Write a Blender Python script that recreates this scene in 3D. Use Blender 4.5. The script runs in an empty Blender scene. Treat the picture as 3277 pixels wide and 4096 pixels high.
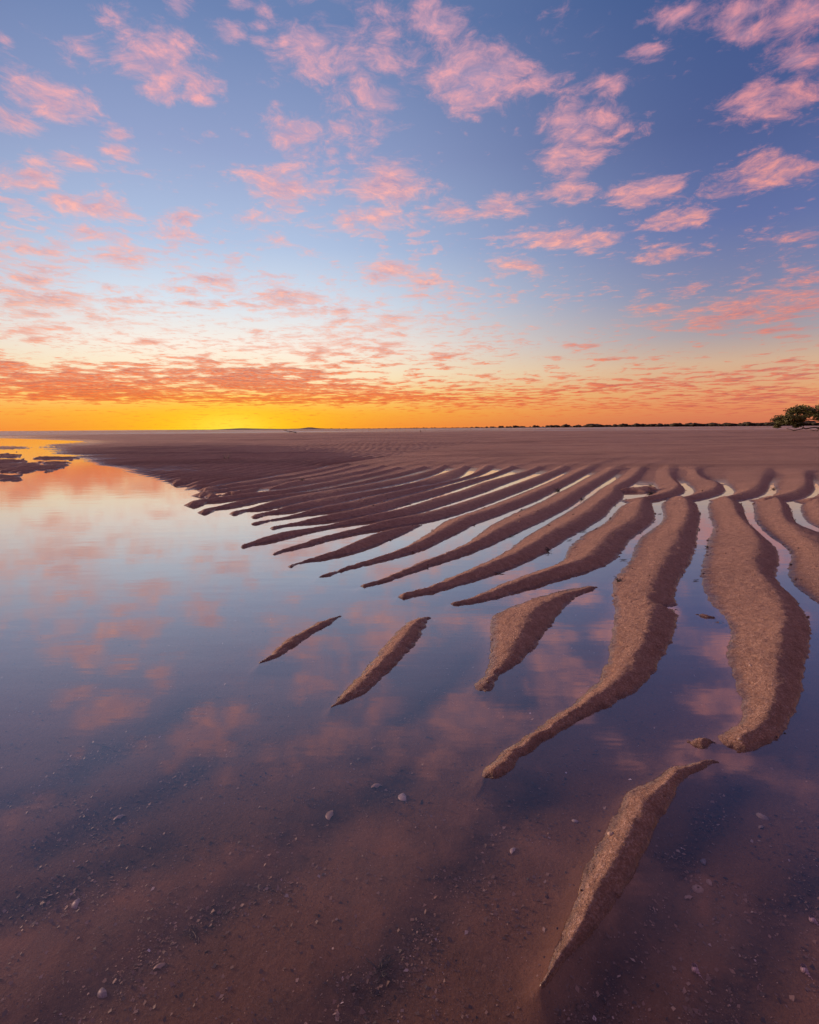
import bpy, math, random
import numpy as np
from mathutils import Matrix, Vector

random.seed(7)
rng = np.random.default_rng(7)
scene = bpy.context.scene
COL = scene.collection
R_ = math.radians

# ------------------------------------------------------------------ camera
CAM_H, PITCH, ROLL = 1.0, 8.72, 0.40
PW, PH, PF = 3277.0, 4096.0, 2185.0          # photograph size and focal length in its pixels
cam_d = bpy.data.cameras.new("camera")
cam = bpy.data.objects.new("camera", cam_d)
COL.objects.link(cam)
ROT = Matrix.Rotation(R_(90 - PITCH), 3, 'X') @ Matrix.Rotation(R_(-ROLL), 3, 'Z')
cam.matrix_world = Matrix.Translation((0, 0, CAM_H)) @ ROT.to_4x4()
cam_d.sensor_fit = 'HORIZONTAL'
cam_d.sensor_width = 24.0
cam_d.lens = 24.0 * PF / PW
cam_d.clip_start = 0.05
cam_d.clip_end = 60000
scene.camera = cam
RN = np.array(ROT)

def ground(pts, z=0.0):
    """points of the photograph -> where they stand on the level z"""
    p = np.asarray(pts, float)
    d = np.stack([(p[:, 0] - PW / 2) / PF, -(p[:, 1] - PH / 2) / PF, -np.ones(len(p))], 1) @ RN.T
    t = (z - CAM_H) / np.minimum(d[:, 2], -1e-5)
    return d[:, :2] * t[:, None]

def to_photo(x, y, z=0.0):
    q = np.stack([x, y, np.full_like(x, z - CAM_H)], -1) @ RN
    zc = np.maximum(-q[..., 2], 1e-3)
    return q[..., 0] / zc * PF + PW / 2, -q[..., 1] / zc * PF + PH / 2

def sky_dir(u, v):
    d = RN @ np.array([(u - PW / 2) / PF, -(v - PH / 2) / PF, -1.0])
    return d / np.linalg.norm(d)

# ------------------------------------------------------------------ sun, render settings
SUN_AZ, SUN_EL = R_(-64.0), R_(10.5)         # azimuth from +Y, negative to the left
GLOW_AZ = R_(-18.0)                          # where the horizon glows
sd = Vector((math.sin(SUN_AZ) * math.cos(SUN_EL), math.cos(SUN_AZ) * math.cos(SUN_EL), math.sin(SUN_EL)))
sun_d = bpy.data.lights.new("sun", 'SUN')
sun_d.energy = 4.6
sun_d.angle = R_(13)
sun_d.color = (1.0, 0.63, 0.46)
sun = bpy.data.objects.new("sun", sun_d)
sun.rotation_euler = sd.to_track_quat('Z', 'Y').to_euler()
COL.objects.link(sun)
vs = scene.view_settings
vs.view_transform = 'Standard'; vs.look = 'None'; vs.exposure = 0.0; vs.gamma = 1.0
vs.use_curve_mapping = False
scene.render.engine = 'CYCLES'
scene.cycles.use_denoising = True
scene.cycles.use_adaptive_sampling = True
scene.cycles.adaptive_threshold = 0.02
scene.cycles.max_bounces = 6
scene.cycles.diffuse_bounces = 1
scene.cycles.glossy_bounces = 3
scene.cycles.transparent_max_bounces = 12
scene.cycles.caustics_reflective = False
scene.cycles.caustics_refractive = False

# ------------------------------------------------------------------ node helpers
class NT:
    def __init__(self, tree):
        self.t = tree; self.n = tree.nodes; self.l = tree.links
        self.n.clear()
    def new(self, kind, **kw):
        nd = self.n.new(kind)
        for k, v in kw.items(): setattr(nd, k, v)
        return nd
    def put(self, sock, v):
        if isinstance(v, bpy.types.NodeSocket): self.l.new(v, sock)
        else: sock.default_value = v
    def math(self, op, a, b=None, c=None, clamp=False):
        nd = self.new('ShaderNodeMath', operation=op, use_clamp=clamp)
        self.put(nd.inputs[0], a)
        if b is not None: self.put(nd.inputs[1], b)
        if c is not None: self.put(nd.inputs[2], c)
        return nd.outputs[0]
    def add(self, a, b): return self.math('ADD', a, b)
    def sub(self, a, b): return self.math('SUBTRACT', a, b)
    def mul(self, a, b): return self.math('MULTIPLY', a, b)
    def mad(self, a, b, c): return self.math('MULTIPLY_ADD', a, b, c)
    def vmath(self, op, a, b=None, scale=None):
        nd = self.new('ShaderNodeVectorMath', operation=op)
        self.put(nd.inputs[0], a)
        if b is not None: self.put(nd.inputs[1], b)
        if scale is not None: self.put(nd.inputs['Scale'], scale)
        return nd.outputs['Value'] if op in ('LENGTH', 'DOT_PRODUCT', 'DISTANCE') else nd.outputs[0]
    def smooth(self, x, lo, hi, a=0.0, b=1.0):
        nd = self.new('ShaderNodeMapRange', interpolation_type='SMOOTHSTEP')
        self.put(nd.inputs[0], x); self.put(nd.inputs[1], lo); self.put(nd.inputs[2], hi)
        self.put(nd.inputs[3], a); self.put(nd.inputs[4], b)
        return nd.outputs[0]
    def lin(self, x, lo, hi, a=0.0, b=1.0):
        nd = self.new('ShaderNodeMapRange', clamp=True)
        self.put(nd.inputs[0], x); self.put(nd.inputs[1], lo); self.put(nd.inputs[2], hi)
        self.put(nd.inputs[3], a); self.put(nd.inputs[4], b)
        return nd.outputs[0]
    def noise(self, vec, scale, detail=2.0, rough=0.5, dim='3D', dist=0.0, lac=2.0, color=False):
        nd = self.new('ShaderNodeTexNoise', noise_dimensions=dim)
        self.put(nd.inputs['Vector'], vec)
        nd.inputs['Scale'].default_value = scale; nd.inputs['Detail'].default_value = detail
        nd.inputs['Roughness'].default_value = rough; nd.inputs['Distortion'].default_value = dist
        nd.inputs['Lacunarity'].default_value = lac
        return nd.outputs['Color' if color else 'Fac']
    def voronoi(self, vec, scale, dim='3D', out='Distance', rnd=1.0):
        nd = self.new('ShaderNodeTexVoronoi', voronoi_dimensions=dim)
        self.put(nd.inputs['Vector'], vec); nd.inputs['Scale'].default_value = scale
        nd.inputs['Randomness'].default_value = rnd
        return nd.outputs[out]
    def mix(self, f, a, b, blend='MIX'):
        nd = self.new('ShaderNodeMix', data_type='RGBA', blend_type=blend)
        nd.clamp_factor = True
        self.put(nd.inputs[0], f); self.put(nd.inputs[6], a); self.put(nd.inputs[7], b)
        return nd.outputs[2]
    def ramp(self, x, stops, interp='LINEAR'):
        nd = self.new('ShaderNodeValToRGB'); cr = nd.color_ramp; cr.interpolation = interp
        while len(cr.elements) < len(stops): cr.elements.new(0.5)
        for e, (p, c) in zip(cr.elements, stops):
            e.position = p; e.color = (*c, 1.0)
        self.put(nd.inputs[0], x)
        return nd.outputs[0]
    def xyz(self, v):
        nd = self.new('ShaderNodeSeparateXYZ'); self.put(nd.inputs[0], v); return nd.outputs
    def comb(self, x, y, z):
        nd = self.new('ShaderNodeCombineXYZ')
        for i, q in enumerate((x, y, z)): self.put(nd.inputs[i], q)
        return nd.outputs[0]

def lin1(c): c /= 255.0; return c / 12.92 if c <= 0.04045 else ((c + 0.055) / 1.055) ** 2.4
def rgb(r, g, b): return (lin1(r), lin1(g), lin1(b))
def rgba(r, g, b): return (*rgb(r, g, b), 1.0)

# ------------------------------------------------------------------ sky (world)
world = bpy.data.worlds.new("World"); scene.world = world; world.use_nodes = True
W = NT(world.node_tree)
out = W.new('ShaderNodeOutputWorld'); bg = W.new('ShaderNodeBackground')
W.l.new(bg.outputs[0], out.inputs[0])
gen = W.new('ShaderNodeTexCoord').outputs['Generated']
dx, dy, dz = W.xyz(gen)
el = W.mul(W.math('ARCSINE', dz), 180 / math.pi)                 # elevation in degrees
horiz = W.math('SQRT', W.add(W.mul(dx, dx), W.add(W.mul(dy, dy), 1e-6)))
cosaz = W.math('DIVIDE', W.add(W.mul(dx, math.sin(GLOW_AZ)), W.mul(dy, math.cos(GLOW_AZ))), horiz)
azd = W.mul(W.math('ARCCOSINE', W.math('MINIMUM', cosaz, 1.0)), 180 / math.pi)   # degrees from the sun's azimuth
eln = W.lin(el, 0.0, 90.0)
E = lambda d: d / 90.0
near_sun = W.ramp(eln, [
    (E(0), rgb(252, 146, 44)), (E(1.6), rgb(255, 176, 54)), (E(3.2), rgb(255, 208, 112)),
    (E(5.0), rgb(255, 234, 192)), (E(8), rgb(252, 240, 226)), (E(12), rgb(216, 226, 238)), (E(17), rgb(178, 196, 226)),
    (E(24), rgb(148, 163, 203)), (E(33), rgb(108, 131, 178)), (E(55), rgb(92, 108, 142)), (E(90), rgb(74, 84, 112))])
far_sun = W.ramp(eln, [
    (E(0), rgb(206, 112, 84)), (E(1.6), rgb(226, 138, 92)), (E(3.2), rgb(226, 164, 116)),
    (E(5.5), rgb(212, 176, 146)), (E(8), rgb(168, 158, 164)), (E(12), rgb(128, 134, 168)), (E(17), rgb(99, 113, 164)),
    (E(24), rgb(77, 94, 145)), (E(33), rgb(62, 86, 138)), (E(55), rgb(70, 86, 126)), (E(90), rgb(70, 80, 110))])
base = W.mix(W.smooth(azd, 4.0, 50.0), near_sun, far_sun)
glow = W.math('EXPONENT', W.mul(W.add(W.mul(W.mul(azd, azd), 1 / (10.0 ** 2)), W.mul(W.mul(el, el), 1 / (2.6 ** 2))), -1.0))
base = W.mix(W.mul(glow, 0.95), base, rgba(255, 206, 18))
core = W.math('EXPONENT', W.mul(W.add(W.mul(W.mul(azd, azd), 1 / (3.6 ** 2)), W.mul(W.mul(W.sub(el, 0.3), W.sub(el, 0.3)), 1 / (1.3 ** 2))), -1.0))
base = W.mix(W.mul(core, 0.8), base, rgba(255, 226, 70))

# thin cloud layer, laid out on a level sheet above the ground
CZ = 0.045
inv = W.math('DIVIDE', 1.0, W.add(W.math('MAXIMUM', dz, 0.0), CZ))
P = W.comb(W.mul(dx, inv), W.mul(dy, inv), 0.0)
def sky_p(u, v):
    d = sky_dir(u, v); return np.array([d[0], d[1]]) / (max(d[2], 0) + CZ)
CLOUDS = [  # centre, half width, half height in the photograph, weight
    (323, 200, 150, 100, .75), (608, 238, 250, 140, .85), (627, 361, 130, 70, .8), (775, 365, 65, 65, .75),
    (228, 428, 150, 95, .8), (57, 485, 130, 60, .75), (490, 537, 95, 40, .75), (456, 604, 100, 48, .8),
    (323, 646, 140, 50, .75), (28, 157, 65, 38, .75), (922, 124, 110, 55, .75), (1041, 133, 60, 70, .65),
    (830, 0, 190, 60, .75), (1379, 238, 380, 240, .80), (1512, 380, 160, 80, .75), (1198, 542, 150, 130, .8),
    (1360, 513, 90, 50, .6), (1188, 751, 210, 100, .85), (1560, 751, 200, 110, .85), (133, 703, 180, 60, .8),
    (370, 827, 240, 60, .8), (1735, 95, 130, 120, .75), (1944, 313, 270, 180, .9), (2209, 142, 170, 170, .74),
    (2826, 57, 270, 105, .70), (2997, 85, 110, 120, .75), (3200, 150, 110, 150, .72), (2589, 204, 120, 50, .7),
    (2570, 90, 55, 30, .7), (2456, 342, 110, 75, .68), (3044, 427, 230, 85, .82), (2295, 569, 180, 165, .88),
    (2314, 693, 65, 32, .75), (2551, 759, 165, 100, .82), (2295, 769, 150, 50, .78), (3044, 721, 190, 95, .8),
    (2010, 835, 140, 60, .78), (1801, 835, 100, 60, .75), (120, 60, 110, 70, .35), (1080, 40, 120, 60, .6), (2280, 960, 170, 90, .8), (2680, 950, 130, 110, .75), (3230, 930, 80, 40, .7), (1500, 880, 160, 80, .8), (990, 880, 130, 60, .75), (730, 870, 130, 45, .75), (330, 920, 160, 50, .8), (710, 940, 140, 38, .75), (80, 730, 160, 60, .7), (2080, 1060, 160, 60, .75), (1560, 1090, 180, 60, .8), (820, 1110, 120, 55, .8), (480, 1030, 200, 45, .75), (130, 1000, 160, 40, .75), (180, 1070, 200, 45, .75),
    (1064, 1187, 150, 40, .75), (1254, 1216, 150, 42, .75), (760, 1187, 95, 47, .7), (570, 1206, 150, 38, .7), (285, 1216, 170, 30, .7), (114, 1254, 150, 34, .7),
    (380, 1273, 170, 27, .65), (114, 1121, 150, 30, .75), (2603, 1225, 115, 38, .75), (2774, 1149, 95, 25, .65), (3116, 1225, 190, 47, .75), (1030, 1330, 115, 22, .6),
    (1710, 1160, 115, 57, .75), (1976, 1307, 60, 18, .6), (2318, 1396, 76, 27, .65), (110, 1330, 170, 27, .65), (620, 1370, 150, 24, .6), (1380, 1300, 130, 24, .55),
]
def mapped(loc, rot, sc):
    nd = W.new('ShaderNodeMapping', vector_type='TEXTURE')
    W.l.new(P, nd.inputs['Vector'])
    nd.inputs['Location'].default_value = (*loc, 0); nd.inputs['Rotation'].default_value = (0, 0, rot)
    nd.inputs['Scale'].default_value = (*sc, 1)
    return nd.outputs[0]
def patch(u, v, hw, hh, wt, tilt=0.0):
    c = sky_p(u, v)
    ax = (sky_p(u + hw, v - tilt) - sky_p(u - hw, v + tilt)) / 2
    ay = (sky_p(u, v - hh) - sky_p(u, v + hh)) / 2
    g = W.new('ShaderNodeTexGradient', gradient_type='SPHERICAL')
    W.l.new(mapped(c, math.atan2(ax[1], ax[0]), (np.linalg.norm(ax) * 1.4, np.linalg.norm(ay) * 1.4)), g.inputs[0])
    return W.mul(g.outputs['Fac'], wt)
cov = bank = None
def disc_patch(c, r, wt):
    d = W.vmath('DISTANCE', P, (float(c[0]), float(c[1]), 0.0))
    return W.mad(d, -wt / r, wt)
for (u, v, hw, hh, wt) in CLOUDS:
    c = sky_p(u, v)
    ax = (sky_p(u + hw, v) - sky_p(u - hw, v)) / 2 * 1.4
    ay = (sky_p(u, v - hh) - sky_p(u, v + hh)) / 2 * 1.4
    la, lb = np.linalg.norm(ax), np.linalg.norm(ay)
    if max(la, lb) > 1.6 * min(la, lb):
        lo, sh = (ax, lb) if la > lb else (ay, la)
        r = sh * 1.1; off = lo / np.linalg.norm(lo) * max(np.linalg.norm(lo) - r, 0) * .8
        spots = [(c - off, r), (c + off, r)]
    else:
        spots = [(c, math.sqrt(la * lb))]
    for (cc, r) in spots:
        g = disc_patch(cc, r, wt * 1.5)
        cov = g if cov is None else W.math('MAXIMUM', cov, g)
cov = W.math('MAXIMUM', cov, 0.0)
for q in [(380, 1555, 540, 66, 1.25), (150, 1500, 260, 32, .8), (1000, 1540, 340, 62, 1.15, 18), (1150, 1600, 500, 26, .7), (1750, 1590, 600, 26, .8, 22), (2550, 1535, 520, 26, .9, 42),
          (2300, 1625, 900, 22, .7), (3050, 1590, 400, 34, .7), (2900, 1250, 420, 45, .5, 20), (250, 1200, 420, 60, .35), (1150, 1200, 300, 50, .4)]:
    g = patch(*q)
    bank = g if bank is None else W.math('MAXIMUM', bank, g)
warp = W.vmath('ADD', P, W.vmath('SCALE', W.vmath('SUBTRACT', W.noise(P, 2.6, 3, .6, '2D', color=True), (.5, .5, .5)), scale=0.19))
toward = Vector((math.sin(GLOW_AZ), math.cos(GLOW_AZ), 0))
def cloud_noise(vec):
    return W.noise(vec, 4.6, 10, 0.70, '2D')
lowk = W.smooth(el, 12.0, 5.0)
def cloud_mix(off):
    v = warp if off is None else W.vmath('ADD', warp, tuple(toward * off))
    a_ = cloud_noise(v)
    b_ = W.noise(W.vmath('ADD', v, (31.7, 11.3, 0)), 3.1, 8, .62, '2D')
    return W.add(W.mul(a_, W.sub(1.0, lowk)), W.mul(b_, lowk))
n1 = cloud_mix(None)
n2 = cloud_mix(0.075)
big = W.noise(P, 0.50, 3, .55, '2D')
low = W.smooth(el, 17.0, 11.5)                       # the small scattered clouds take over below
band = W.mul(W.smooth(el, 7.4, 5.0), W.smooth(el, 2.2, 3.2))
lowcov = W.mul(low, W.lin(big, 0.34, 0.62, 0.14, 0.62))
lowcov = W.add(lowcov, W.mul(low, W.lin(azd, 15.0, 50.0, 0.08, 0.0)))
lowcov = W.add(W.add(lowcov, W.mul(bank, 0.85)), W.mul(band, W.lin(azd, 6.0, 50.0, 0.16, -0.14)))
strip = W.smooth(el, 3.0, 2.0)
lowcov = W.sub(lowcov, W.mul(strip, W.lin(azd, 10, 45, 0.5, 0.05)))
lowcov = W.mul(lowcov, W.smooth(el, 0.4, 1.4))
covt = W.math('MAXIMUM', W.mul(cov, W.smooth(el, 5.5, 7.0)), lowcov)
ahead = W.math('DIVIDE', dy, horiz)                  # broken layer carries on unseen overhead and behind, thickened to warm the fill light
beyond = W.math('MAXIMUM', W.smooth(el, 35.0, 41.0), W.smooth(ahead, math.cos(R_(39)), math.cos(R_(46))))
covt = W.math('MAXIMUM', covt, W.lin(W.noise(P, 1.3, 2, .5, '2D'), .45, .65, -.1, .34))
covt = W.math('MAXIMUM', covt, W.mul(beyond, W.lin(big, 0.32, 0.60, 0.46, 1.0)))
namp = W.lin(lowk, 0, 1, 3.0, 4.4)
dens = W.add(covt, W.mul(W.sub(n1, 0.5), namp))
dens2 = W.add(covt, W.mul(W.sub(n2, 0.5), namp))
alpha = W.smooth(dens, W.lin(lowk, 0, 1, .30, .42), W.lin(lowk, 0, 1, .98, .90))
thick = W.smooth(dens, 0.6, 1.5)
mott = W.noise(warp, 15.0, 5, .70, '2D')
lit = W.math('ADD', W.lin(W.sub(dens, dens2), -0.45, 0.65), W.mul(W.sub(mott, .5), 1.9), clamp=True)
ell = W.lin(el, 0.0, 40.0)
F = lambda d: d / 40.0
c_lit_n = W.ramp(ell, [(F(0), rgb(255, 150, 50)), (F(3), rgb(255, 112, 48)), (F(6), rgb(255, 136, 84)), (F(10), rgb(255, 190, 166)),
                       (F(17), rgb(250, 186, 178)), (F(26), rgb(242, 174, 178)), (F(40), rgb(222, 162, 182))])
c_lit_f = W.ramp(ell, [(F(0), rgb(214, 112, 92)), (F(3), rgb(226, 112, 86)), (F(6), rgb(226, 122, 102)), (F(10), rgb(232, 140, 126)),
                       (F(17), rgb(236, 152, 144)), (F(26), rgb(216, 142, 152)), (F(40), rgb(186, 130, 158))])
c_sh_n = W.ramp(ell, [(F(0), rgb(226, 108, 50)), (F(3), rgb(206, 82, 60)), (F(6), rgb(184, 106, 98)), (F(10), rgb(184, 140, 150)),
                      (F(17), rgb(190, 154, 176)), (F(26), rgb(158, 148, 186)), (F(40), rgb(140, 148, 188))])
c_sh_f = W.ramp(ell, [(F(0), rgb(170, 90, 90)), (F(3), rgb(162, 86, 92)), (F(6), rgb(152, 98, 112)), (F(10), rgb(150, 112, 134)),
                      (F(17), rgb(158, 128, 158)), (F(26), rgb(136, 126, 164)), (F(40), rgb(110, 118, 162))])
azs = W.smooth(azd, 8.0, 62.0)
c_lit = W.mix(azs, c_lit_n, c_lit_f)
c_sh = W.mix(azs, c_sh_n, c_sh_f)
ccol = W.mix(W.mul(W.sub(1.0, lit), W.lin(thick, 0, 1, .35, 1.0)), c_lit, c_sh)
ccol = W.mix(W.mul(glow, 0.4), ccol, rgba(255, 180, 40))
small = W.noise(W.vmath('ADD', P, W.vmath('SCALE', W.vmath('SUBTRACT', warp, P), scale=.5)), 9.5, 5, .60, '2D')
scov = W.mul(W.lin(W.noise(W.vmath('ADD', P, (7.7, 3.1, 0.0)), 1.15, 2, .5, '2D'), .36, .60, -.02, .58), W.mul(W.mul(W.smooth(el, 30.0, 17.0), W.smooth(el, 5.5, 8.0)), W.lin(azd, 22.0, 50.0, 1.0, .3)))
alpha = W.math('MAXIMUM', alpha, W.mul(W.smooth(W.add(scov, W.mul(W.sub(small, .5), 2.6)), .42, .95), .9))
opac = W.mul(alpha, W.math('ADD', W.lin(thick, 0.0, 0.8, 0.52, 0.88), W.mul(W.sub(mott, .5), 1.2), clamp=True))
sky = W.mix(opac, base, ccol)
nish = W.new('ShaderNodeTexSky', sky_type='NISHITA')
nish.sun_disc = False; nish.sun_elevation = SUN_EL; nish.sun_rotation = SUN_AZ
sky = W.vmath('ADD', sky, W.vmath('SCALE', nish.outputs[0], scale=0.002))
W.l.new(sky, bg.inputs[0])
bg.inputs[1].default_value = 1.0
world.cycles.sampling_method = 'MANUAL'; world.cycles.sample_map_resolution = 512

# ------------------------------------------------------------------ materials
def material(name):
    m = bpy.data.materials.new(name); m.use_nodes = True
    return m, NT(m.node_tree)

def make_sand():
    m, T = material("sand")
    o = T.new('ShaderNodeOutputMaterial'); b = T.new('ShaderNodeBsdfPrincipled')
    T.l.new(b.outputs[0], o.inputs[0])
    pos = T.new('ShaderNodeNewGeometry').outputs['Position']
    x, y, z = T.xyz(pos)
    dist = T.vmath('LENGTH', pos)
    nb = T.noise(pos, 1.3, 4, .6); nm = T.noise(pos, 9.0, 4, .6)
    ng = T.noise(pos, 150.0, 4, .75); nf = T.noise(pos, 330.0, 3, .7)
    # wetness: a damp fringe just above the water, uneven
    wet = T.smooth(T.add(z, T.mul(T.sub(nm, .5), 0.016)), 0.0150, 0.0015)
    under = T.smooth(z, 0.0005, -0.0015)
    at = T.new('ShaderNodeAttribute', attribute_name="hash").outputs['Fac']
    dry = T.mix(T.lin(nb, .3, .7), (.375, .222, .146, 1), (.285, .168, .112, 1))
    dry = T.mix(T.lin(ng, .45, .66, 0, .85), dry, (.66, .47, .38, 1))
    dry = T.mix(T.lin(nf, .60, .74, 0, .6), dry, (.10, .06, .05, 1))
    damp = T.noise(T.vmath('MULTIPLY', pos, (.10, .42, 1.0)), 1.0, 5, .62)
    dry = T.mix(T.mul(T.lin(damp, .46, .62, 0, .55), T.smooth(dist, 7.0, 16.0)), dry, (.17, .092, .068, 1))
    nd = T.noise(pos, 26.0, 5, .72)
    dry = T.mix(T.lin(nd, .40, .62, .45, 0), dry, (.15, .078, .058, 1))
    wetc = T.mix(1.0, dry, (.56, .52, .52, 1), 'MULTIPLY')
    col = T.mix(wet, dry, wetc)
    bed = T.mix(T.lin(T.noise(pos, 3.0, 4, .6), .35, .65), (.262, .136, .064, 1), (.196, .102, .050, 1))
    bed = T.mix(T.lin(ng, .52, .74, 0, .8), bed, (.32, .215, .14, 1))
    bed = T.mix(T.lin(nf, .55, .72, 0, .8), bed, (.05, .034, .032, 1))
    bed = T.mix(T.mul(at, T.lin(T.noise(pos, 70, 4, .7), .3, .6, .55, 1.0)), bed, (.080, .050, .042, 1))
    col = T.mix(under, col, bed)
    T.l.new(col, b.inputs['Base Color'])
    film = T.mul(wet, T.sub(1.0, under))
    T.put(b.inputs['Roughness'], T.lin(film, 0, 1, .92, .45))
    T.put(b.inputs['Coat Weight'], T.mul(film, T.lin(nm, .35, .6, .25, .75)))
    b.inputs['Coat Roughness'].default_value = 0.16
    b.inputs['Coat IOR'].default_value = 1.33
    b.inputs['Specular IOR Level'].default_value = 0.35
    hgt = T.add(T.mul(T.noise(T.vmath('MULTIPLY', pos, (.45, 2.0, 1.0)), 1.0, 5, .62), T.lin(dist, 9.0, 26.0, 0.0, 7.0)), T.add(T.mul(T.mul(nd, T.lin(dist, 2.0, 9.0, .6, 3.5)), 1.0), T.add(T.mul(ng, 1.0), T.add(T.mul(nf, .5), T.mul(T.noise(pos, 60.0, 4, .65), 1.6)))))
    bp = T.new('ShaderNodeBump')
    T.put(bp.inputs['Strength'], T.mul(T.lin(dist, 1.0, 12.0, 1.0, .8), T.lin(under, 0, 1, 1.0, .38)))
    bp.inputs['Distance'].default_value = 0.010
    T.l.new(hgt, bp.inputs['Height']); T.l.new(bp.outputs[0], b.inputs['Normal'])
    return m

def make_water():
    m, T = material("water")
    o = T.new('ShaderNodeOutputMaterial')
    geo = T.new('ShaderNodeNewGeometry'); pos = geo.outputs['Position']
    bp = T.new('ShaderNodeBump')
    v = T.vmath('MULTIPLY', pos, (0.5, 1.6, 1.0))
    d = T.vmath('LENGTH', pos)
    hg = T.add(T.mul(T.noise(v, 5.0, 3, .5), 1.0), T.mul(T.noise(v, 1.2, 2, .5), 1.4))
    bp.inputs['Distance'].default_value = 0.0016
    T.put(bp.inputs['Strength'], T.lin(d, 2.0, 30.0, .35, .9))
    T.l.new(hg, bp.inputs['Height'])
    nrm = bp.outputs[0]
    cosi = T.math('ABSOLUTE', T.vmath('DOT_PRODUCT', geo.outputs['Incoming'], nrm))
    one = T.sub(1.0, T.math('MINIMUM', cosi, 1.0))
    fac = T.mul(T.mad(T.mul(T.math('POWER', one, 2.4), T.lin(one, .15, .5, .30, 1.0)), 0.98, 0.020), T.smooth(d, 70.0, 150.0, 1.0, 0.42))
    gl = T.new('ShaderNodeBsdfGlossy', distribution='GGX')
    gl.inputs['Color'].default_value = (1, 1, 1, 1); T.put(gl.inputs['Roughness'], T.smooth(d, 70.0, 160.0, .045, .30))
    T.l.new(nrm, gl.inputs['Normal'])
    tr = T.new('ShaderNodeBsdfTransparent'); tr.inputs[0].default_value = (.90, .87, .88, 1)
    mx = T.new('ShaderNodeMixShader')
    T.l.new(fac, mx.inputs[0]); T.l.new(tr.outputs[0], mx.inputs[1]); T.l.new(gl.outputs[0], mx.inputs[2])
    T.l.new(mx.outputs[0], o.inputs[0])
    return m

def simple(name, c0, c1, scale, rough=.8, bump=.004, spec=.3):
    m, T = material(name)
    o = T.new('ShaderNodeOutputMaterial'); b = T.new('ShaderNodeBsdfPrincipled')
    T.l.new(b.outputs[0], o.inputs[0])
    pos = T.new('ShaderNodeTexCoord').outputs['Object']
    n = T.noise(pos, scale, 4, .6)
    T.l.new(T.mix(T.lin(n, .3, .7), (*c0, 1), (*c1, 1)), b.inputs['Base Color'])
    b.inputs['Roughness'].default_value = rough; b.inputs['Specular IOR Level'].default_value = spec
    if bump:
        bp = T.new('ShaderNodeBump'); bp.inputs['Distance'].default_value = bump; bp.inputs['Strength'].default_value = .6
        T.l.new(n, bp.inputs['Height']); T.l.new(bp.outputs[0], b.inputs['Normal'])
    return m

M_SAND, M_WATER = make_sand(), make_water()

# ------------------------------------------------------------------ noise on arrays
_perm = rng.permutation(65536).astype(np.int64)
def _hash(ix, iy, seed):
    return _perm[(_perm[(ix + seed * 131) & 65535] + iy) & 65535]
def perlin(x, y, seed=0):
    ix = np.floor(x).astype(np.int64); iy = np.floor(y).astype(np.int64)
    fx = x - ix; fy = y - iy
    u = fx * fx * fx * (fx * (fx * 6 - 15) + 10); v = fy * fy * fy * (fy * (fy * 6 - 15) + 10)
    def g(a, b, px, py):
        h = _hash(a, b, seed) * (2 * math.pi / 65536)
        return np.cos(h) * px + np.sin(h) * py
    n0 = g(ix, iy, fx, fy); n1 = g(ix + 1, iy, fx - 1, fy)
    n2 = g(ix, iy + 1, fx, fy - 1); n3 = g(ix + 1, iy + 1, fx - 1, fy - 1)
    a = n0 + u * (n1 - n0); b = n2 + u * (n3 - n2)
    return (a + v * (b - a)) * 1.4
def fbm(x, y, octv=4, seed=0, gain=.5):
    s = 0; a = 1.0
    for i in range(octv):
        s = s + a * perlin(x * 2 ** i + 17.3 * i, y * 2 ** i - 9.1 * i, seed + i); a *= gain
    return s
def sstep(x, a, b):
    t = np.clip((x - a) / (b - a), 0, 1); return t * t * (3 - 2 * t)

# ------------------------------------------------------------------ sand ridges: waterlines and crests
RIDGES = []
def ridge(L, R, C=None, c=0.45, k=.21, hmax=.058, top=False, pl=1.2, pr=1.5, cend=.35):
    RIDGES.append(dict(L=L, R=R, C=C, c=c, k=k, hmax=hmax, top=top, pl=pl, pr=pr, cend=cend))
# near ridge
ridge([(2163,3945),(2207,3818),(2283,3642),(2323,3515),(2411,3347),(2495,3195),(2539,3147),(2618,3112),(2698,3060),(2740,3066),(2826,3022),(2872,3052)],
      [(2163,3945),(2283,3834),(2379,3730),(2475,3594),(2563,3443),(2618,3315),(2698,3179),(2752,3104),(2800,3082),(2872,3052)], c=.56, k=.23, hmax=.046)
# islet beside it
ridge([(2754,2970),(2786,2949),(2830,2952),(2860,2970)], [(2754,2970),(2778,2992),(2820,3004),(2860,2974)], c=.5, k=.26)
# long-tailed ridge
ridge([(1976,3054),(2060,2975),(2179,2895),(2299,2811),(2403,2735),(2411,2683),(2435,2587),(2459,2492),(2455,2396),(2457,2347),(2424,2306),(2498,2287),(2521,2255),(2535,2199),(2549,2157),(2623,2111),(2661,2078),(2649,2038),(2639,2010),(2680,1995)],
      [(1976,3056),(2139,2975),(2259,2903),(2379,2859),(2507,2803),(2586,2739),(2642,2635),(2690,2539),(2726,2480),(2698,2444),(2698,2348),(2737,2292),(2778,2218),(2788,2153),(2797,2088),(2802,2061),(2783,2008),(2740,1995)],
      C=[(1976,3054),(2100,2953),(2219,2875),(2347,2797),(2459,2727),(2531,2652),(2578,2556),(2605,2470),(2594,2376),(2611,2330),(2639,2260),(2686,2190),(2709,2135),(2737,2093),(2752,2055),(2748,2030),(2744,2003),(2720,1990)])
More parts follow.
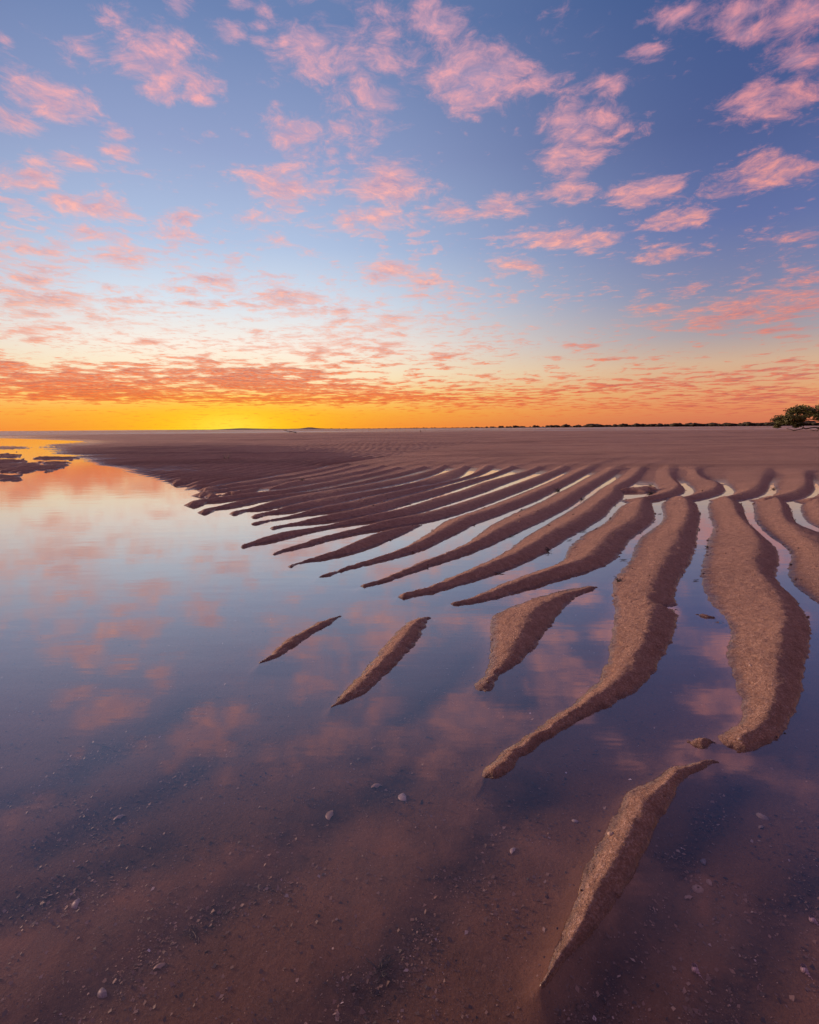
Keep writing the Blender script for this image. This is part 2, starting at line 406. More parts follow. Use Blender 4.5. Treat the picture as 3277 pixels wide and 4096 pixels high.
# broad ridge to its right
ridge([(2958,2938),(3010,2905),(2994,2851),(2946,2771),(2894,2671),(2922,2563),(2938,2484),(2830,2445),(2818,2380),(2802,2340),(2811,2269),(2825,2213),(2830,2148),(2858,2120),(2843,2077),(2825,2010),(2870,1996)],
      [(2958,2940),(3034,2953),(3145,2923),(3201,2851),(3209,2715),(3225,2619),(3249,2516),(3225,2452),(3177,2396),(3121,2345),(3094,2325),(3117,2255),(3117,2204),(3071,2162),(3006,2111),(2980,2063),(2969,2012),(2920,1996)],
      C=[(2962,2938),(3030,2920),(3081,2850),(3105,2740),(3097,2635),(3129,2532),(3129,2454),(3100,2398),(3085,2357),(3024,2298),(3010,2255),(3029,2190),(3020,2145),(2983,2102),(2943,2064),(2932,2018),(2900,1990)])
# ridge running out of the frame on the right
ridge([(3420,2500),(3277,2417),(3219,2389),(3163,2338),(3145,2292),(3163,2236),(3177,2213),(3094,2157),(3048,2120),(3015,2075),(3018,2038),(3006,2008),(3050,1995)],
      [(3700,2500),(3600,2380),(3480,2260),(3380,2170),(3290,2130),(3230,2118),(3180,2095),(3165,2040),(3154,2016),(3110,1995)],
      C=[(3520,2520),(3440,2400),(3380,2310),(3300,2235),(3235,2170),(3173,2124),(3126,2073),(3124,2036),(3110,1996),(3080,1988)])
ridge([(3380,2150),(3300,2120),(3228,2094),(3205,2050),(3201,2022),(3240,2005)], [(3600,2180),(3480,2120),(3400,2060),(3350,2020),(3310,2000)], c=.45)
ridge([(2786,2458),(2815,2456),(2852,2470)], [(2786,2460),(2815,2472),(2852,2474)], c=.5, k=.2)
ridge([(2860,2488),(2882,2485),(2902,2493)], [(2860,2489),(2882,2494),(2902,2495)], c=.5, k=.2)
# islands standing in the pool
ridge([(1935,2722),(1957,2633),(1961,2546),(1948,2485),(1970,2459),(2048,2424),(2204,2372),(2370,2337)],
      [(1935,2722),(1978,2715),(2065,2667),(2135,2598),(2204,2502),(2257,2433),(2326,2372),(2370,2338)],
      C=[(1937,2718),(1975,2680),(2030,2615),(2091,2510),(2135,2436),(2248,2374),(2368,2338)], k=.15)
ridge([(1324,2830),(1387,2752),(1465,2674),(1535,2587),(1596,2518),(1639,2476),(1690,2464),(1717,2474)],
      [(1324,2830),(1370,2820),(1457,2780),(1543,2702),(1613,2633),(1665,2572),(1705,2510),(1717,2476)], c=.5, k=.17)
ridge([(1043,2652),(1117,2583),(1204,2525),(1283,2486),(1363,2465)], [(1043,2652),(1100,2635),(1178,2588),(1265,2532),(1363,2467)], c=.48, k=.2)
ridge([(1270,2311),(1310,2293),(1352,2286)], [(1270,2311),(1300,2309),(1345,2300),(1352,2287)], c=.5, k=.14)
# ridges of the fan whose troughs hold water
ridge([(1822,2415),(1903,2380),(1993,2343),(2086,2306),(2169,2278),(2225,2264),(2257,2241),(2266,2204),(2294,2171),(2341,2134),(2410,2102),(2447,2069),(2470,2034),(2517,2008),(2560,1994)],
      [(1822,2415),(1903,2416),(1996,2394),(2086,2364),(2178,2338),(2271,2310),(2364,2283),(2433,2259),(2470,2232),(2498,2195),(2521,2157),(2573,2125),(2619,2088),(2624,2071),(2610,2020),(2600,1997)], c=.56)
ridge([(1613,2387),(1671,2361),(1741,2334),(1787,2313),(1857,2283),(1926,2259),(1986,2234),(2042,2195),(2089,2157),(2123,2134),(2178,2106),(2243,2061),(2308,2027),(2364,1983),(2410,1952),(2452,1927),(2484,1904),(2510,1872)],
      [(1613,2387),(1694,2381),(1764,2366),(1857,2338),(1949,2310),(2042,2273),(2086,2255),(2160,2227),(2215,2192),(2262,2160),(2317,2130),(2364,2104),(2401,2083),(2424,2070),(2438,2038),(2480,2008),(2503,1987),(2484,1964),(2549,1934),(2573,1913),(2600,1880)], c=.56)
ridge([(1458,2345),(1532,2313),(1625,2269),(1717,2236),(1787,2215),(1857,2181),(1903,2150),(1926,2130),(1959,2100),(2019,2074),(2086,2039),(2160,2011),(2225,1974),(2285,1946),(2341,1913),(2392,1888),(2420,1868)],
      [(1458,2345),(1509,2338),(1578,2320),(1671,2287),(1764,2252),(1857,2220),(1949,2190),(1996,2167),(2053,2143),(2109,2116),(2160,2092),(2225,2062),(2299,2020),(2341,1985),(2396,1946),(2443,1918),(2490,1885)], c=.56)
ridge([(1358,2282),(1439,2252),(1532,2222),(1601,2197),(1671,2164),(1713,2134),(1755,2108),(1765,2090),(1810,2071),(1857,2058),(1903,2045),(2039,1993),(2109,1964),(2178,1937),(2248,1904),(2294,1879),(2320,1862)],
      [(1358,2284),(1504,2253),(1578,2234),(1648,2213),(1736,2185),(1764,2164),(1833,2134),(1880,2111),(1900,2098),(1993,2066),(2086,2029),(2160,2001),(2225,1964),(2285,1936),(2341,1903),(2400,1874)], c=.56)
T_ = dict(top=True, k=.25, hmax=.060)
ridge([(1161,2262),(1248,2233),(1323,2211),(1384,2188),(1459,2154),(1565,2117),(1690,2099)], [(1161,2263),(1248,2246),(1354,2227),(1429,2208),(1504,2182),(1580,2151),(1640,2126),(1690,2101)], cend=0, **T_)
ridge([(1100,2211),(1164,2189),(1233,2166),(1303,2141),(1396,2120),(1500,2094),(1662,2066),(1787,2029),(1903,1990),(2053,1937),(2197,1881),(2230,1864)],
      [(1100,2212),(1164,2202),(1233,2186),(1303,2165),(1396,2142),(1500,2121),(1620,2101),(1750,2084),(1903,2038),(2040,1985),(2178,1930),(2290,1876)], **T_)
ridge([(974,2181),(1025,2161),(1094,2138),(1164,2123),(1233,2113),(1349,2094),(1500,2067),(1578,2043),(1685,2008),(1801,1976),(1903,1934),(2030,1904),(2127,1868)],
      [(974,2183),(1048,2176),(1117,2162),(1187,2142),(1280,2121),(1396,2098),(1500,2086),(1578,2072),(1662,2057),(1741,2034),(1833,2006),(1903,1983),(2053,1928),(2197,1872)], **T_)
ridge([(1094,2108),(1164,2094),(1233,2078),(1326,2059),(1442,2034),(1555,2005),(1653,1981),(1755,1953),(1850,1925),(1940,1903),(2020,1866)],
      [(1094,2109),(1164,2104),(1233,2095),(1326,2084),(1396,2072),(1500,2056),(1578,2036),(1648,2011),(1741,1988),(1857,1946),(1960,1914),(2085,1872)], **T_)
ridge([(1021,2090),(1094,2077),(1164,2062),(1210,2048),(1280,2029),(1359,2018),(1416,2003),(1532,1978),(1625,1960),(1717,1944),(1847,1916),(1920,1864)],
      [(1021,2091),(1094,2084),(1164,2072),(1257,2056),(1349,2042),(1461,2030),(1555,2000),(1653,1975),(1755,1947),(1850,1921),(1940,1896),(1995,1868)], **T_)
ridge([(1020,2061),(1094,2043),(1164,2022),(1257,2001),(1349,1985),(1439,1971),(1532,1954),(1625,1936),(1708,1915),(1764,1896),(1840,1864)],
      [(1020,2062),(1094,2056),(1164,2047),(1257,2030),(1359,2018),(1416,2000),(1532,1974),(1625,1956),(1717,1940),(1810,1924),(1850,1908),(1885,1872)], **T_)
ridge([(937,2049),(1001,2034),(1048,2018),(1117,1999),(1187,1983),(1303,1964),(1393,1952),(1509,1931),(1578,1917),(1648,1901),(1708,1885),(1760,1862)],
      [(937,2050),(1001,2043),(1094,2033),(1164,2016),(1257,2002),(1346,1986),(1439,1968),(1532,1951),(1625,1933),(1708,1912),(1764,1892),(1800,1868)], **T_)
ridge([(814,2043),(886,2022),(955,2004),(1025,1992),(1104,1981),(1210,1970),(1300,1954),(1393,1936),(1486,1913),(1578,1894),(1680,1866)],
      [(814,2044),(886,2035),(955,2026),(1025,2009),(1094,1995),(1187,1984),(1300,1963),(1393,1949),(1509,1928),(1578,1914),(1648,1898),(1715,1874)], **T_)
ridge([(772,2010),(839,1994),(909,1983),(988,1978),(1071,1969),(1141,1958),(1250,1940),(1350,1920),(1450,1902),(1580,1868)],
      [(772,2011),(839,2010),(909,2002),(978,1991),(1104,1982),(1200,1969),(1300,1951),(1393,1933),(1486,1910),(1610,1876)], **T_)
ridge([(841,1981),(909,1971),(978,1960),(1034,1952),(1042,1956)], [(841,1982),(909,1982),(978,1981),(1025,1972),(1042,1958)], cend=0, **T_)
ridge([(1083,1955),(1117,1941),(1210,1920),(1349,1899),(1442,1884),(1520,1862)], [(1083,1957),(1117,1960),(1187,1947),(1303,1931),(1396,1910),(1500,1884),(1550,1868)], **T_)
ridge([(808,1973),(853,1960),(909,1955),(960,1946),(1048,1937),(1094,1920),(1164,1919),(1260,1900),(1350,1880),(1440,1858)],
      [(808,1974),(853,1972),(909,1964),(997,1957),(1071,1952),(1150,1937),(1230,1919),(1330,1899),(1440,1872)], **T_)
ridge([(828,1954),(886,1943),(927,1935),(1025,1920),(1117,1907),(1200,1893),(1300,1874),(1380,1855)],
      [(828,1955),(886,1953),(960,1948),(1048,1937),(1110,1922),(1200,1906),(1300,1888),(1390,1866)], **T_)
# short bent ridges above the cross-channel
ridge([(2490,1964),(2530,1940),(2570,1930),(2612,1944),(2630,1962)], [(2490,1968),(2535,1990),(2590,1994),(2622,1980),(2630,1964)], c=.5, k=.34, hmax=.06)
ridge([(2616,1871),(2588,1904),(2616,1936),(2630,1966),(2600,1984),(2560,1996)], [(2737,1878),(2704,1908),(2714,1934),(2751,1964),(2718,1987),(2635,2001),(2570,2004)],
      C=[(2676,1862),(2667,1890),(2686,1918),(2714,1941),(2700,1960),(2653,1977),(2600,1992),(2565,1998)])
ridge([(2737,1888),(2718,1913),(2755,1945),(2783,1971),(2755,1985),(2730,1997)], [(2830,1880),(2800,1905),(2870,1928),(2894,1945),(2908,1969),(2871,1987),(2797,2003),(2740,2006)],
      C=[(2774,1860),(2783,1895),(2811,1922),(2857,1928),(2867,1946),(2839,1965),(2778,1982),(2735,1996)])
ridge([(2850,1895),(2880,1915),(2908,1941),(2945,1971),(2920,1985),(2890,1998)], [(3126,1886),(3080,1932),(3075,1969),(3034,1992),(2978,2003),(2900,2007)],
      C=[(3061,1860),(3038,1909),(3034,1940),(3001,1965),(2941,1983),(2895,1997)])
ridge([(3126,1902),(3089,1941),(3112,1971),(3085,1985),(3060,1998)], [(3261,1895),(3252,1932),(3265,1960),(3228,1994),(3159,2010),(3070,2008)],
      C=[(3210,1860),(3215,1914),(3219,1941),(3182,1969),(3126,1984),(3070,1998)])
ridge([(3300,1902),(3268,1935),(3290,1965),(3262,1985),(3240,2000)], [(3450,1895),(3430,1932),(3440,1960),(3400,1994),(3330,2010),(3250,2012)],
      C=[(3390,1860),(3392,1914),(3394,1941),(3350,1969),(3300,1984),(3250,2000)])

def resample(p, n):
    d = np.r_[0, np.cumsum(np.hypot(*np.diff(p, axis=0).T))]
    s = np.linspace(0, d[-1], n)
    return np.stack([np.interp(s, d, p[:, 0]), np.interp(s, d, p[:, 1])], 1)
def chaikin(p, it=2):
    for _ in range(it):
        q = .75 * p[:-1] + .25 * p[1:]; r = .25 * p[:-1] + .75 * p[1:]
        p = np.vstack([p[:1], np.stack([q, r], 1).reshape(-1, 2), p[-1:]])
    return p
def seg_nearest(px, py, poly):
    """nearest place on a polyline: index + fraction, distance, side (+1 = left of travel)"""
    best = np.full(px.shape, 1e9); bi = np.zeros(px.shape); side = np.ones(px.shape)
    for i in range(len(poly) - 1):
        ax, ay = poly[i]; bx, by = poly[i + 1]
        ux, uy = bx - ax, by - ay; L2 = ux * ux + uy * uy + 1e-12
        t = np.clip(((px - ax) * ux + (py - ay) * uy) / L2, 0, 1)
        ex = px - ax - t * ux; ey = py - ay - t * uy
        d2 = ex * ex + ey * ey
        m = d2 < best
        best = np.where(m, d2, best); bi = np.where(m, i + t, bi)
        side = np.where(m, np.sign(ux * (py - ay) - uy * (px - ax)), side)
    return bi, np.sqrt(best), side
def smooth1(a, k=7):
    w = np.hanning(k + 2)[1:-1]; w /= w.sum()
    return np.convolve(np.pad(a, k // 2, mode='edge'), w, 'valid')

for r in RIDGES:
    n = 56
    if r['top']:
        Rg = resample(chaikin(ground(r['R'])), n)
        Lp = resample(chaikin(np.array(r['L'], float)), n); zt = np.full(n, .010)
        for _ in range(4):                       # the traced line is the skyline of the crest: lift it to the crest's own height
            top = np.array([ground([p], z)[0] for p, z in zip(Lp, zt)])
            _, w0, _ = seg_nearest(top[:, 0], top[:, 1], Rg)
            zt = .5 * zt + .5 * smooth1(np.clip(r['k'] * 1.7 * w0, .002, r['hmax'])) * .9
        f = np.linspace(0, 1, n)[:, None] ** 1.5 * r['cend']
        C = top * (1 - f) + Rg * f
        _, wr, _ = seg_nearest(C[:, 0], C[:, 1], Rg)
        wl = wr * 0.72
        _, wl2, _ = seg_nearest(C[:, 0], C[:, 1], top)
        wl = wl * (1 - f[:, 0]) + np.maximum(wl2, wr * .6) * f[:, 0]
    else:
        Lg = resample(chaikin(ground(r['L'])), n); Rg = resample(chaikin(ground(r['R'])), n)
        if r['C'] is not None: C = resample(chaikin(ground(r['C'], 0.03)), n)
        else: C = Lg * (1 - r['c']) + Rg * r['c']
        _, wl, _ = seg_nearest(C[:, 0], C[:, 1], Lg); _, wr, _ = seg_nearest(C[:, 0], C[:, 1], Rg)
    if not r['top']:
        _, _, sg = seg_nearest(Lg[4:-4, 0], Lg[4:-4, 1], C); _, _, sg2 = seg_nearest(Rg[4:-4, 0], Rg[4:-4, 1], C)
        if sg.sum() - sg2.sum() < 0: r['flip'] = False
    wl = smooth1(np.maximum(wl, .004)); wr = smooth1(np.maximum(wr, .004))
    r['P'] = C; r['wl'] = wl; r['wr'] = wr
    r['H'] = smooth1(np.minimum(r['k'] * (wl + wr) + .005, r['hmax']))

# ------------------------------------------------------------------ the tidal flat: one height field
OY = -1.0
def radial():
    ks = np.array([1.05, 1.8, 3.0, 5.0, 7.0, 11.0, 17.0, 30.0, 60.0, 130.0, 400.0, 3000.0])
    st = np.array([.006, .0045, .008, .015, .022, .038, .065, .14, .45, 2.0, 9.0, 120.0])
    r = [ks[0]]
    while r[-1] < 2600: r.append(r[-1] + np.exp(np.interp(np.log(r[-1]), np.log(ks), np.log(st))))
    return np.array(r)
RR = radial()
NA = 860
AA = np.radians(np.linspace(-46, 46, NA))
NRr = len(RR)
Rg_, Ag_ = np.meshgrid(RR, AA, indexing='ij')
X = Rg_ * np.sin(Ag_); Y = OY + Rg_ * np.cos(Ag_)
U, V = to_photo(X, np.maximum(Y, .2))
DIST = np.hypot(X, Y)

FLOOR = [  # where in the photograph, level of the bed in metres
    (0,1810,-.03),(0,1900,-.05),(0,2100,-.06),(0,2500,-.08),(0,3200,-.08),(0,4096,-.07),(500,1950,-.045),(500,2300,-.06),(700,2000,-.03),(800,2600,-.06),
    (800,3600,-.06),(1600,3400,-.05),(2500,4096,-.05),(3277,4096,-.045),(3277,3300,-.045),(1500,2950,-.05),(2200,2950,-.045),(2800,2850,-.04),
    (900,2150,-.04),(1300,2400,-.045),(1800,2520,-.04),(2300,2450,-.03),(2780,2500,-.022),(2770,2300,-.018),(2550,2230,-.014),(2400,2200,-.014),(3240,2400,-.018),
    (2250,2200,-.012),(2050,2200,-.016),(1850,2180,-.018),(1500,2060,-.010),(1600,2110,-.018),(1250,2060,-.012),(1150,2020,-.009),(950,1990,-.011),
    (2530,2130,-.006),(2820,2080,-.006),(2990,2090,-.006),(3170,2070,-.003),(2640,2030,-.004),(2200,2080,-.005),(2000,2070,-.005),(2000,2000,-.0025),(2200,1960,-.0025),
    (2350,1960,-.003),(2450,2000,-.004),(2100,1920,-.001),(2300,1910,-.001),(2450,1920,-.001),(2540,1945,.005),(2590,1910,.022),(2610,1950,.000),(2730,1950,-.001),(2920,1960,-.001),(3100,1960,-.001),(3260,1965,-.002),
    (2650,2000,-.005),(2830,2002,-.004),(3010,2002,-.004),(3200,2008,-.004),
    (1950,1890,.0),(1850,1900,.0),(1780,1890,.0),(1700,1930,.004),(1600,1950,.004),(1750,1960,.000),(1650,1990,.0),(1850,1960,-.001),(1900,2030,-.004),
    (1461,2031,.0),(1359,2019,.001),(1257,2003,.001),(1190,1985,.001),(1110,1980,.001),(1000,1957,.0),(930,1938,.0),(840,1925,.0),(770,1905,.0),(700,1882,.0),(620,1850,.0),(540,1825,.0),(470,1800,.0),(410,1780,.0),(330,1764,.0),(150,1757,.0),(0,1752,.0),
    (1500,1985,.006),(1400,1975,.007),(1300,1940,.009),(1200,1920,.011),(1100,1900,.012),(1000,1880,.013),(900,1850,.014),(800,1830,.014),(1500,1900,.014),(1700,1860,.03),(1400,1860,.022),(1200,1840,.025),(700,1800,.014),(1000,1810,.025),
    (3277,1870,.036),(2950,1868,.036),(2650,1862,.036),(2350,1858,.036),(2150,1850,.036),(1950,1840,.038),(1700,1820,.04),(1400,1800,.042),(1000,1770,.045),(600,1755,.035),(300,1746,.025),(0,1741,.02),
    (3277,1790,.06),(2500,1790,.06),(2000,1770,.06),(1500,1750,.06),(1000,1742,.055),(2850,1900,.020),(3010,1890,.022),(3170,1890,.022),(2560,1885,.020),(2700,1885,.022),(3277,1895,.020),
]
fp = np.array(FLOOR, float)
def fspace(u, v):
    return u / 500.0, np.log(np.maximum(v - 1716.0 + (u - 1638) * .007, 6.0) / 400.0) * 1.9
fx, fy = fspace(fp[:, 0], fp[:, 1])
def kern(d): return d
Dm = np.hypot(fx[:, None] - fx, fy[:, None] - fy)
A = np.zeros((len(fp) + 3,) * 2); A[:-3, :-3] = -Dm - np.eye(len(fp)) * .004; A[:-3, -3] = 1; A[-3, :-3] = 1
A[:-3, -2] = fx; A[:-3, -1] = fy; A[-2, :-3] = fx; A[-1, :-3] = fy
cf = np.linalg.solve(A, np.r_[fp[:, 2], 0, 0, 0])
uu, vv = np.clip(U, -900, 4200), np.clip(V, 1700, 5200)
gx, gy = fspace(uu, vv)
Z0 = cf[-3] + cf[-2] * gx + cf[-1] * gy
for i in range(len(fp)): Z0 -= cf[i] * np.hypot(gx - fx[i], gy - fy[i])
Z0 = np.clip(Z0, -.10, .065)
Z0 = np.where(Z0 < -.012, -.012 + (Z0 + .012) * (1 - .5 * sstep(V, 2100, 2700)), Z0)
Z0 -= .005 * sstep(U, 1250, 1500) * sstep(Z0, .016, .004)

# gentle relief of the drowned bed, its dark troughs of shell hash
HASH = np.zeros_like(X)
for line, w, dep in [
    ([(60,4200),(110,4096),(275,3957),(495,3803),(716,3649),(936,3517),(1101,3418),(1266,3285),(1432,3164),(1600,3080)], .075, .010),
    ([(1200,4200),(1266,4096),(1432,3946),(1564,3814),(1674,3649),(1806,3473),(1900,3380),(2010,3250),(2150,3130)], .07, .009),
    ([(-100,3620),(0,3583),(220,3517),(463,3418),(640,3330)], .07, .006),
    ([(200,3330),(300,3270),(440,3186),(573,3153),(760,3050),(900,2940)], .07, .008),
    ([(-100,3190),(0,3153),(220,3110),(363,3010),(550,2922),(760,2780)], .09, .008),
    ([(2250,4200),(2330,4040),(2480,3830),(2600,3660),(2700,3450),(2830,3250),(2960,3120)], .05, .004),
    ([(2850,4200),(2960,3960),(3050,3760),(3160,3600),(3300,3450)], .06, .007),
    ([(1480,2980),(1640,2830),(1800,2700),(1880,2600)], .06, .005),
    ([(2020,2870),(2180,2740),(2260,2620)], .06, .005)]:
    g = ground(line); m = DIST < 5
    _, d, _ = seg_nearest(X[m], Y[m], g)
    d = d * (1 + .35 * fbm(X[m] * 5, Y[m] * 5, 3, 31))
    b = np.exp(-(d / w) ** 2)
    Z0[m] -= b * dep; HASH[m] = np.maximum(HASH[m], np.exp(-(d / (w * 1.0)) ** 2))

# low banks breaking the pool's surface on the left
for (u, v, hw, hh, top) in [(30,1790,40,3,.006),(10,1823,30,3,.005),(35,1862,46,4,.008),(10,1874,30,3,.006),(222,1856,28,4,.006),(170,1870,36,5,.006),(110,1863,40,4,.004),
                            (68,1880,30,4,.004),(15,1911,32,6,.006),(250,1781,28,2,.004),(225,1834,38,2,.004),(10,1846,40,3,.005),(350,1768,70,7,.004),(560,1850,16,2,.005),(575,1862,12,2,.004),(625,1845,22,3,.006),(700,1874,30,2.5,.006),(740,1936,22,2,.006),(805,1947,42,3,.008),(790,1934,46,3,.008),(760,1924,40,3,.007),(735,1904,50,3,.008),(720,1890,40,2.5,.006),(610,1859,20,2,.005),(480,1806,16,2,.005),(455,1798,18,2,.005)]:
    m = (np.abs(U - u) < hw * 2.5) & (np.abs(V - v) < hh * 3 + 6)
    q = ((U[m] - u) / hw) ** 2 + ((V[m] - v) / hh) ** 2
    cand = top * .38 * (1 - 1.5 * q * (1 + .9 * fbm(X[m] * 5, Y[m] * 2, 3, 5))) + .0026 * fbm(X[m] * 3.5, Y[m] * 1.6, 3, 6) - .0022
    Z0[m] = np.maximum(Z0[m], np.maximum(cand, -.05))

# parallel ripples farther out, one after another behind the last traced ridge
last = RIDGES[[i for i, r in enumerate(RIDGES) if r['top']][-1]]['P']
d0, d1 = last[4], last[-6]
axis = (d1 - d0) / np.linalg.norm(d1 - d0)
nrm = np.array([-axis[1], axis[0]]);  nrm = nrm if nrm[1] > 0 else -nrm
a_ = (X - d0[0]) * axis[0] + (Y - d0[1]) * axis[1]
p_ = (X - d0[0]) * nrm[0] + (Y - d0[1]) * nrm[1]
curve = np.interp(a_, ((last - d0) @ axis), ((last - d0) @ nrm))
q_ = p_ - curve * np.exp(-np.maximum(p_, 0) / 6) + .22 * fbm(X * .16, Y * .16, 3, 9) + .10 * fbm(X * .55, Y * .55, 2, 12)
lam = 0.38
ph = q_ / lam
saw = ph - np.floor(ph)
prof = np.where(saw < .36, saw / .36, (1 - saw) / .64)
prof = prof * (1.5 - .5 * prof)
mask_f = sstep(q_, .06, .5) * sstep(DIST, 60, 28)
rise = sstep(Z0, -.03, -.004) * (1 - .80 * sstep(Z0, .018, .045))
AMP = .085 * mask_f * rise * (.75 + .5 * sstep(fbm(X * .3, Y * .3, 2, 44), -.4, .5))
ZF = Z0 + AMP * (prof - .30) - .016 * mask_f * rise * sstep(fbm(X * .45, Y * .3, 3, 46), .18, .5)
# faint ripple marks on the high flat and broad unevenness
flat = sstep(Z0, .024, .045)
rp = ((X * .35 + Y) + .9 * fbm(X * .22, Y * .22, 3, 21)) / 1.1
sw = rp - np.floor(rp)
ZF += flat * .034 * sstep(DIST, 100, 30) * np.minimum(sw / .7, (1 - sw) / .3) * (.5 + sstep(fbm(X * .2, Y * .2, 2, 25), -.4, .5))
rp2 = ((X * .12 + Y) + 3.0 * fbm(X * .05, Y * .05, 3, 27)) / 6.5
sw2 = rp2 - np.floor(rp2)
ZF += flat * .13 * sstep(DIST, 14, 26) * sstep(DIST, 118, 80) * np.minimum(sw2 / .75, (1 - sw2) / .25) * (.35 + sstep(fbm(X * .06, Y * .06, 2, 28), -.4, .5))
ZF += flat * .014 * fbm(X * .35, Y * .5, 3, 22)
ZF += .0035 * fbm(X * 2.2, Y * 2.2, 3, 23) * sstep(DIST, 40, 10) * (1 - .6 * sstep(Z0, -.01, -.02))
ZF += .0022 * fbm(X * 9, Y * 9, 3, 24) * sstep(DIST, 14, 4) * (1 - .7 * sstep(Z0, -.01, -.02))
# far flats beyond the bar: wet sand and sheets of water
farm = sstep(DIST + 14 * fbm(X * .02, Y * .05, 3, 51) + (U - 1638) * -.010, 118, 150)
zfar = .006 + .034 * fbm(X * .005 + 3, Y * .045, 4, 52)
ZF = ZF * (1 - farm) + zfar * farm

# union of ridges and bed
Z = ZF.copy(); OWN = np.full(X.shape, -1, np.int32); ZR = np.full(X.shape, -1.0)
for i, r in enumerate(RIDGES):
    P_ = r['P']; mg = .30
    m = (X > P_[:, 0].min() - mg) & (X < P_[:, 0].max() + mg) & (Y > P_[:, 1].min() - mg) & (Y < P_[:, 1].max() + mg)
    px, py = X[m], Y[m]
    # ragged edges
    ja = .004 + .007 * sstep(py, .9, 2.6)
    jx = ja * fbm(px * 11, py * 11, 4, 61, .62); jy = ja * fbm(px * 11 + 50, py * 11, 4, 62, .62)
    bi, d, side = seg_nearest(px + jx, py + jy, P_)
    left = (side > 0) if r.get('flip', True) else (side < 0)
    idx = np.arange(len(P_))
    wl = np.interp(bi, idx, r['wl']); wr = np.interp(bi, idx, r['wr']); H = np.interp(bi, idx, r['H'])
    w = np.where(left, wl, wr)
    t = d / w
    pz = np.where(left, r['pl'], r['pr'])
    tt = np.sqrt(t * t + .006) - .0775          # round off the crest
    tt = np.maximum(tt, 0)
    body = np.where(left, .78 * (1 - tt ** pz) + .22 * np.maximum(1 - tt, 0) ** 2, 1 - tt ** pz)
    z = np.where(t < 1, H * body, -.022 * (1 - np.exp(-(d - w) / .022)) - .25 * (d - w) + H * np.where(left, .78, 1.0) * (1 - (math.sqrt(1.006) - .0775) ** pz)) - .0025
    z = z + (.0019 * fbm(px * 16, py * 16, 4, 63, .6) + .003 * fbm(px * 5, py * 5, 2, 66)) * np.clip(1.5 - t, 0, 1)
    sl = np.r_[0, np.cumsum(np.hypot(*np.diff(P_, axis=0).T))]
    al = np.interp(bi, idx, sl)
    z = z + np.minimum(H * .08, .0032) * fbm(al * 13 + i * 7.7, t * 1.6 + side * 5, 3, 67, .6) * sstep(t, .12, .5) * sstep(t, 1.02, .85)
    z = np.maximum(z, -.25)
    cur = ZR[m]; own = OWN[m]
    own = np.where((z > cur) & (z > ZF[m] + .0015), i, own)
    ZR[m] = np.maximum(cur, z); OWN[m] = own
k = .004 + .010 * sstep(ZF, -.004, -.02)
hmix = np.clip(.5 + .5 * (ZR - ZF) / k, 0, 1)
Z = np.where(ZR > -.5, ZF * (1 - hmix) + ZR * hmix + k * hmix * (1 - hmix), ZF)
for (u, v, ru, rv, dz) in [(2650, 2428, 62, 17, -.030), (2660, 2458, 60, 9, .010), (2600, 2398, 30, 8, -.008), (2640, 2608, 16, 8, -.010), (2330, 2160, 22, 6, -.008)]:
    m = (np.abs(U - u) < ru * 3) & (np.abs(V - v) < rv * 4)
    q = ((U[m] - u) / ru) ** 2 + ((V[m] - v - (U[m] - u) * .15) / rv) ** 2
    Z[m] += dz * np.exp(-q * 1.3)
for r in RIDGES:
    P_ = r['P']
    if P_[-1][1] < 9.0: continue
    dr = P_[-1] - P_[-8]; dr = dr / np.linalg.norm(dr)
    s_ = np.linspace(0, 1, 12)[:, None]
    E_ = P_[-1] - dr * .5 + (dr * s_ + np.array([.30, 0.0]) * s_ * s_) * (3.0 + P_[-1][1] * .25)
    m = (X > E_[:, 0].min() - .5) & (X < E_[:, 0].max() + .5) & (Y > E_[:, 1].min() - .5) & (Y < E_[:, 1].max() + .5)
    bi, d, side = seg_nearest(X[m] + .05 * fbm(X[m] * 1.3, Y[m] * 1.3, 2, 95), Y[m], E_)
    f = bi / 11.0
    w = np.where(side > 0, .22, .10) * (1 + f)
    Z[m] += .020 * np.exp(-(d / w) ** 2) * sstep(f, 0.0, .15) * (1 - f) ** 1.2
near = sstep(DIST, 6.0, 2.5)
Z += near * (1 - .65 * sstep(Z, -.002, -.012)) * (.0012 * fbm(X * 45, Y * 45, 2, 71) + .0014 * perlin(X * 140, Y * 140, 73))
HASH *= sstep(Z, -.004, -.02)
OWN[(Z < -.006)] = -1

# normals of the height field
Pv = np.stack([X, Y, Z], -1)
du = np.gradient(Pv, axis=0); dv = np.gradient(Pv, axis=1)
Nn = np.cross(dv, du); Nn /= np.linalg.norm(Nn, axis=-1, keepdims=True) + 1e-20
Nn *= np.sign(Nn[..., 2:3])
ids = np.arange(NRr * NA).reshape(NRr, NA)
quads = np.stack([ids[:-1, :-1], ids[:-1, 1:], ids[1:, 1:], ids[1:, :-1]], -1).reshape(-1, 4)
fo = OWN.reshape(-1)[quads]
face_own = np.where((fo >= 0).sum(1) >= 3, fo.max(1), -1)

